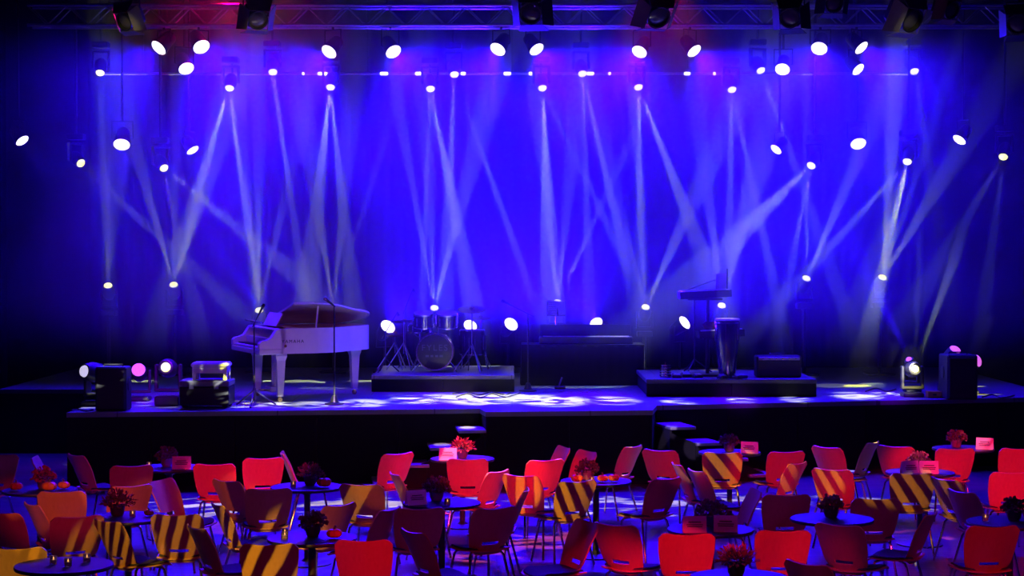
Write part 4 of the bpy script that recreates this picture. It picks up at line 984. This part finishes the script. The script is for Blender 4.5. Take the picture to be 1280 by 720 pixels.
CH = [  # px of back centre, py of top edge, facing angle (0 = facing the stage, + = towards the piano end), look
 (172, 580, 8, 'dark orange'), (166, 605, 35, 'orange'), (198, 598, -112, 'dull orange'), (77, 612, 5, 'glowing orange'), (98, 644, 25, 'yellow striped'), (130, 649, -44, 'yellow striped'),
 (36, 628, -55, 'dim red'), (12, 640, -20, 'dark maroon'), (20, 684, 12, 'olive yellow'), (220, 642, 0, 'yellow striped'), (241, 657, -58, 'dark maroon'), (267, 578, 0, 'bright red'),
 (280, 599, -40, 'dark orange striped'), (268, 628, -64, 'dark maroon'), (330, 571, 15, 'bright pink-red'), (351, 564, -82, 'pink-edged'), (336, 606, 8, 'yellow striped'), (336, 679, 5, 'amber striped'),
 (92, 569, -50, 'blue-lit dark'), (2, 566, 172, 'blue-lit dark'), (40, 570, -84, 'blue-lit dark'), (450, 604, -14, 'olive yellow'), (428, 629, 52, 'amber'), (454, 674, 0, 'deep red'),
 (500, 565, 40, 'bright red'), (490, 590, -72, 'dark orange'), (585, 572, 0, 'bright red'), (626, 587, 58, 'dim red'), (649, 593, -30, 'yellow striped'), (526, 634, 14, 'dark maroon'), (491, 634, 66, 'dark maroon'),
 (512, 662, -58, 'dim red'), (622, 633, 30, 'dark maroon'), (685, 570, 24, 'bright pink-red'), (708, 557, 108, 'pink-edged'), (722, 561, 108, 'pink-edged'), (725, 599, 22, 'yellow striped'),
 (660, 610, 84, 'dark maroon'), (794, 556, 55, 'dim red'), (823, 561, -30, 'red and orange'), (836, 596, 40, 'dark maroon'), (843, 578, -80, 'amber'), (867, 586, -70, 'dark orange'), (903, 564, -6, 'yellow-barred orange'),
 (738, 650, 114, 'dim red'), (765, 657, -34, 'scarlet'), (859, 666, 0, 'scarlet'), (949, 611, 96, 'blue-lit dark'), (980, 662, 0, 'deep red'), (985, 563, 14, 'bright red'), (1000, 577, 52, 'yellow striped'),
 (1031, 557, -48, 'bright red'), (1038, 585, -32, 'yellow striped'), (1094, 551, 58, 'dim red'), (1118, 556, -30, 'dim red'), (1194, 558, 0, 'crimson'), (1275, 559, 0, 'crimson'), (1142, 590, -5, 'yellow striped'),
 (1266, 589, 0, 'blackish brown'), (1178, 597, -62, 'dark striped'), (984, 617, 0, 'dark maroon'), (1096, 622, 0, 'blackish brown'), (1245, 650, 0, 'dark red'), (1046, 654, -38, 'dark red'), (1005, 702, -50, 'orange-red'),
 (1040, 714, 40, 'orange-red'), (1198, 612, -64, 'blackish brown'), (1168, 640, 62, 'dark maroon')]
NUDGE = {0: (-0.107, -0.051, 10.7), 1: (-0.004, -0.026, 1.8), 3: (-0.0, -0.058, 1.8), 7: (-0.077, 0.021, -4.2), 11: (0.004, -0.045, 0.8), 16: (-0.005, -0.189, 5.8), 18: (-0.043, 0.163, 0.7), 26: (-0.006, -0.011, -0.0),
         28: (-0.0, 0.036, -0.0), 33: (-0.018, -0.241, 0.9), 35: (0.152, -0.117, 9.2), 36: (-0.044, -0.057, 6.8), 40: (-0.008, -0.042, 0.3), 45: (0.019, 0.124, -2.0), 46: (0.011, -0.006, -1.9), 55: (-0.013, -0.1, 0.0),
         57: (-0.008, -0.013, -0.1), 62: (-0.108, -0.263, 4.7), 65: (-0.037, -0.252, 2.2)}
base_chair = build_chair()
labels_used = {}
for k, (px, py, fa, look) in enumerate(CH):
    P = onz(px, py+1.5, 0.82); rz = math.radians(fa)
    o = base_chair if k == 0 else copy_tree(base_chair)
    loc = P-Matrix.Rotation(rz, 3, 'Z') @ Vector((0, -0.33, 0)); loc.z = 0.0
    nd = NUDGE.get(k, (0, 0, 0)); loc.x += nd[0]; loc.y += nd[1]; rz += math.radians(nd[2])   # standing clear of its neighbours
    o.location = loc; o.rotation_euler = (0, 0, rz)
    ds_ = [(loc.xy-t.xy).length for t in TP]; ti = min(range(len(TP)), key=lambda i: ds_[i])
    rel_ = 'stage side of' if loc.y > TP[ti].y+.25 else ('hall side of' if loc.y < TP[ti].y-.25 else 'beside')
    turn = 'facing the stage' if abs(fa) < 12 else ('facing the hall' if abs(fa) > 100 else ('angled pianoward' if fa > 0 else 'angled away from piano'))
    o['label'] = f'{look} shell chair {turn}, {rel_} {TABLES[ti][2]}'
    o['label'] = {1275: 'crimson shell chair facing the stage, just past the tilted pale pink card', 526: 'dark maroon shell chair facing the stage before the tall yellow-green bouquet',
                  491: 'dark maroon shell chair nearly edge-on beside the yellow-lit card', 622: 'dark maroon shell chair with its dark seat and legs showing, beside a striped one'}.get(px, o['label'])
    o['group'] = 'shell chairs at the audience tables'

# ------------------------------------------------------------------ audience tables and what stands on them
def round_table(i):
    x, y, desc = TABLES[i]; P = TP[i]; r = 0.35
    t = thing('bistro_table', f'round black pedestal table, the {desc}', 'table', (P.x, P.y, 0), 0, 'round tables in the hall')
    link('table_top', TT, t); link('pole', TPo, t); link('base', TB, t); return t
TT = MB().lathe([(.30, TOPZ-.03), (.345, TOPZ-.024), (.35, TOPZ-.012), (.346, TOPZ), (.02, TOPZ+.0005)], 36).mesh('table_top', 'table_black')
TPo = MB().lathe([(.03, .02), (.03, TOPZ-.08), (.12, TOPZ-.03)], 14).mesh('pole', 'table_iron')
TB = MB().lathe([(.23, .001), (.23, .012), (.06, .03), (.03, .06)], 28).mesh('base', 'table_iron')
for i in range(len(TABLES)): round_table(i)
def bouquet_mesh(petal, seed, r=.12, n=170, spiky=False):
    rd = random.Random(seed); m = MB()
    for k in range(n):
        a = rd.uniform(0, 2*PI); e = rd.uniform(.05, 1.25); rr = r*rd.uniform(.55, 1.05)
        d = Vector((math.cos(a)*math.cos(e), math.sin(a)*math.cos(e), math.sin(e))); c = d*rr+Vector((0, 0, .10))
        L = rd.uniform(.03, .055)*(1.5 if spiky else 1); w = L*(.16 if spiky else .5); s = d.orthogonal().normalized(); s.rotate(Quaternion(d, rd.uniform(0, 6)))
        tip = (d+s*.5).normalized(); b = d.cross(s)
        m.add([c-b*w*.3, c+tip*L*.5+b*w+d*.006, c+tip*L, c+tip*L*.5-b*w+d*.006, c+tip*L*.5+d*.012], [(0, 1, 4), (1, 2, 4), (2, 3, 4), (3, 0, 4), (0, 3, 2, 1)])
    return m.mesh('blossoms', petal, False)
POT = {k: MB().lathe([(.055, .001), (.07, .03), (.08, .10), (.085, .115), (.075, .115), (.07, .09)], 20).mesh('pot', k) for k in ('pot', 'pot_dark')}
LEAF = bouquet_mesh('leaf_green', 5, .10, 90)
def bouquet(i, dx, dy, petal, label, pot='pot', sc=1.0, spiky=False):
    P = TP[i]; t = thing('flower_arrangement', label, 'flowers', (P.x+dx, P.y+dy, TOPZ+.002), .7*i, 'flower arrangements on the tables'); t.scale = (.8,)*3
    link('pot', POT[pot], t); b = link('blossoms', bouquet_mesh(petal, 11+i, .13*sc, int(190*sc), spiky), t); b['kind'] = 'stuff'
    l = link('leaves', LEAF, t); l['kind'] = 'stuff'; return t
PK = []
def pumpkin_mesh():
    m = MB(); n, k = 24, 9; vs_ = []
    for j in range(k+1):
        ph = -PI/2+PI*j/k
        for i in range(n):
            a = 2*PI*i/n; r = .055*math.cos(ph)*(1+.09*math.cos(a*8))+.001
            vs_.append((r*math.cos(a), r*math.sin(a), .04+.042*math.sin(ph)*(1-.25*(1-abs(math.cos(ph))))))
    m.add(vs_, [(j*n+i, j*n+(i+1) % n, (j+1)*n+(i+1) % n, (j+1)*n+i) for j in range(k) for i in range(n)]+[tuple(range(n))[::-1]])
    return m.mesh('pumpkin_body', 'pumpkin')
PM = pumpkin_mesh(); PS = MB().tube([(0, 0, .068), (.003, 0, .085), (.012, 0, .098)], [.012, .008, .009], 6).mesh('stem', 'stem')
def pumpkin(i, dx, dy, label, sc=1.0):
    P = TP[i]; t = thing('pumpkin', label, 'pumpkin', (P.x+dx, P.y+dy, TOPZ+.003), random.random()*6, 'small pumpkins on the tables')
    link('pumpkin_body', PM, t); link('stem', PS, t); t.scale = (sc,)*3
JG = MB().lathe([(.034, .001), (.038, .01), (.038, .085), (.034, .085), (.034, .012), (.002, .010)], 18, cap=False).mesh('glass', 'glass_amber')
JW = MB().lathe([(.026, .013), (.026, .045), (.004, .047)], 14).mesh('wax', 'wax')
JF = MB().lathe([(.002, .047), (.007, .056), (.005, .068), (.001, .078)], 8).mesh('flame', 'flame')
def candle(i, dx, dy, label):
    P = TP[i]; t = thing('candle_jar', label, 'candle', (P.x+dx, P.y+dy, TOPZ+.003), 0, 'candle jars on the tables'); t.scale = (.7,)*3
    link('glass', JG, t); link('wax', JW, t); link('flame', JF, t)
CA = MB().prism([(-.035, 0), (0, .13), (.035, 0), (.033, 0), (0, .126), (-.033, 0)], -.095, .095, Matrix(((0,0,1,0),(1,0,0,0),(0,1,0,0),(0,0,0,1)))).mesh('card', 'paper', False)
CTX = MB().box((0, -.0245, .085), (.10, .0008, .008)).box((0, -.0290, .065), (.13, .0008, .006)).box((0, -.0318, .05), (.12, .0008, .006)).mesh('print', 'ink', False)
def card(px, py, i, label, rz=0.0, yoff=None):
    P = TP[i]; Y = P.y-.16 if yoff is None else P.y+yoff; x = at(px, py, Y).x
    x = max(min(x, P.x+.22), P.x-.22); Y = max(Y, P.y-math.sqrt(max(.33**2-(x-P.x)**2, 0))) if Y < P.y else Y
    t = thing('menu_card', label, 'card', (x, Y, TOPZ+.003), rz, 'folded cards on the tables')
    link('card', CA, t); link('print', CTX, t)
bouquet(0, .02, .05, 'petal_red', 'red flowers in a pot between the pumpkins of the outer table')
pumpkin(0, -.2, -.08, 'small glowing orange pumpkin at the rim of the outer table'); pumpkin(0, .12, -.12, 'orange pumpkin in front of the red potted flowers', 1.15); pumpkin(0, .22, .02, 'orange pumpkin beside the red potted flowers', .95)
candle(0, -.24, .06, 'lit candle jar on the outer pumpkin table')
bouquet(1, -.04, .05, 'petal_dark', 'dim purplish flowers beside the single pink card', 'pot')
card(227, 577, 1, 'pink-lit folded card beside dim purplish flowers', .1); candle(1, -.2, -.06, 'lit candle jar beside the single pink card')
bouquet(2, .02, .08, 'petal_dark', 'dark upright bouquet beside a candle and one pumpkin', 'pot_dark', 1.0, True)
pumpkin(2, .17, -.08, 'orange pumpkin beside the dark upright bouquet', 1.2); candle(2, -.12, -.10, 'lit candle jar beside the dark upright bouquet')
bouquet(3, .0, .03, 'petal_red', 'bushy red flowers before the stage stair', 'pot', 1.1, True)
card(560, 573, 3, 'pink-lit folded card beside the bushy red flowers', -.1)
bouquet(4, -.08, .05, 'leaf_green', 'yellow-green bouquet among several pumpkins', 'pot', 1.0)
pumpkin(4, -.19, -.14, 'glowing orange pumpkin before the yellow-green bouquet'); pumpkin(4, .06, -.10, 'orange pumpkin paired with the outer one', .9); pumpkin(4, .17, -.08, 'outermost orange pumpkin on the table of several pumpkins', .95)
candle(4, -.05, -.18, 'lit candle jar among several pumpkins')
bouquet(5, .0, .04, 'petal_dark', 'dim purple flowers on the table before the keyboard riser', 'pot'); card(937, 561, 5, 'pink-lit folded card beside dim purple flowers', -.35)
bouquet(6, -.07, .05, 'petal_dark', 'round red bouquet before the tall speaker', 'pot', 1.0); card(1231, 561, 6, 'pale pink card tilted on the table of the round bouquet', -.4)
bouquet(7, .0, .06, 'petal_dark', 'dark red flowers between two yellow cards', 'pot'); card(1137, 583, 7, 'yellow-lit card leaning beside dark red flowers', .3); card(1161, 583, 7, 'wide orange-lit card beside dark red flowers', -.1)
bouquet(8, -.10, .05, 'petal_dark', 'dark leafy arrangement beside chair with orange back', 'pot_dark', 1.2, True); candle(8, .05, -.05, 'lit candle jar beside the dark leafy arrangement'); pumpkin(8, .17, .03, 'small pumpkin beside the dark leafy arrangement', .7)
bouquet(9, -.05, .12, 'leaf_green', 'tall yellow-green bouquet in a pale woven pot', 'pot', 1.15); card(501, 628, 9, 'yellow-lit card at the rim beside the tall bouquet', .5); candle(9, .06, -.20, 'lit candle jar under the tall yellow-green bouquet')
bouquet(10, .0, .05, 'petal_dark', 'dark low arrangement with glass jars around it', 'pot_dark', 1.0); candle(10, -.2, -.1, 'lit candle jar on the dark table of glass jars'); candle(10, -.22, .06, 'second candle jar near the dark low arrangement')
pumpkin(10, .18, -.05, 'dim reddish pumpkin beside the dark low arrangement')
bouquet(11, .02, .13, 'petal_dark', 'round dark bouquet between two pink-red cards', 'pot_dark', 1.15); card(868, 661, 11, 'bright pink-red card beside the round dark bouquet', .0, -.2); card(907, 661, 11, 'dim magenta card beside the round dark bouquet', -.1, -.16)
bouquet(12, -.02, .05, 'petal_red', 'fringed red flowers at the scarlet chair', 'pot_dark', 1.1, True)
candle(13, -.08, .02, 'tea light jar at the middle of its table'); candle(13, .05, -.08, 'tea light jar nearest the hall side rim'); candle(13, .14, .1, 'tea light jar nearest the stage side rim')
bouquet(14, 0, .05, 'petal_dark', 'small dark bouquet among the dark chairs', 'pot_dark', .9); bouquet(15, .05, .05, 'petal_dark', 'small dark bouquet among the blackish chair backs', 'pot_dark', .9); candle(15, -.2, 0, 'lit candle jar among the blackish chair backs')

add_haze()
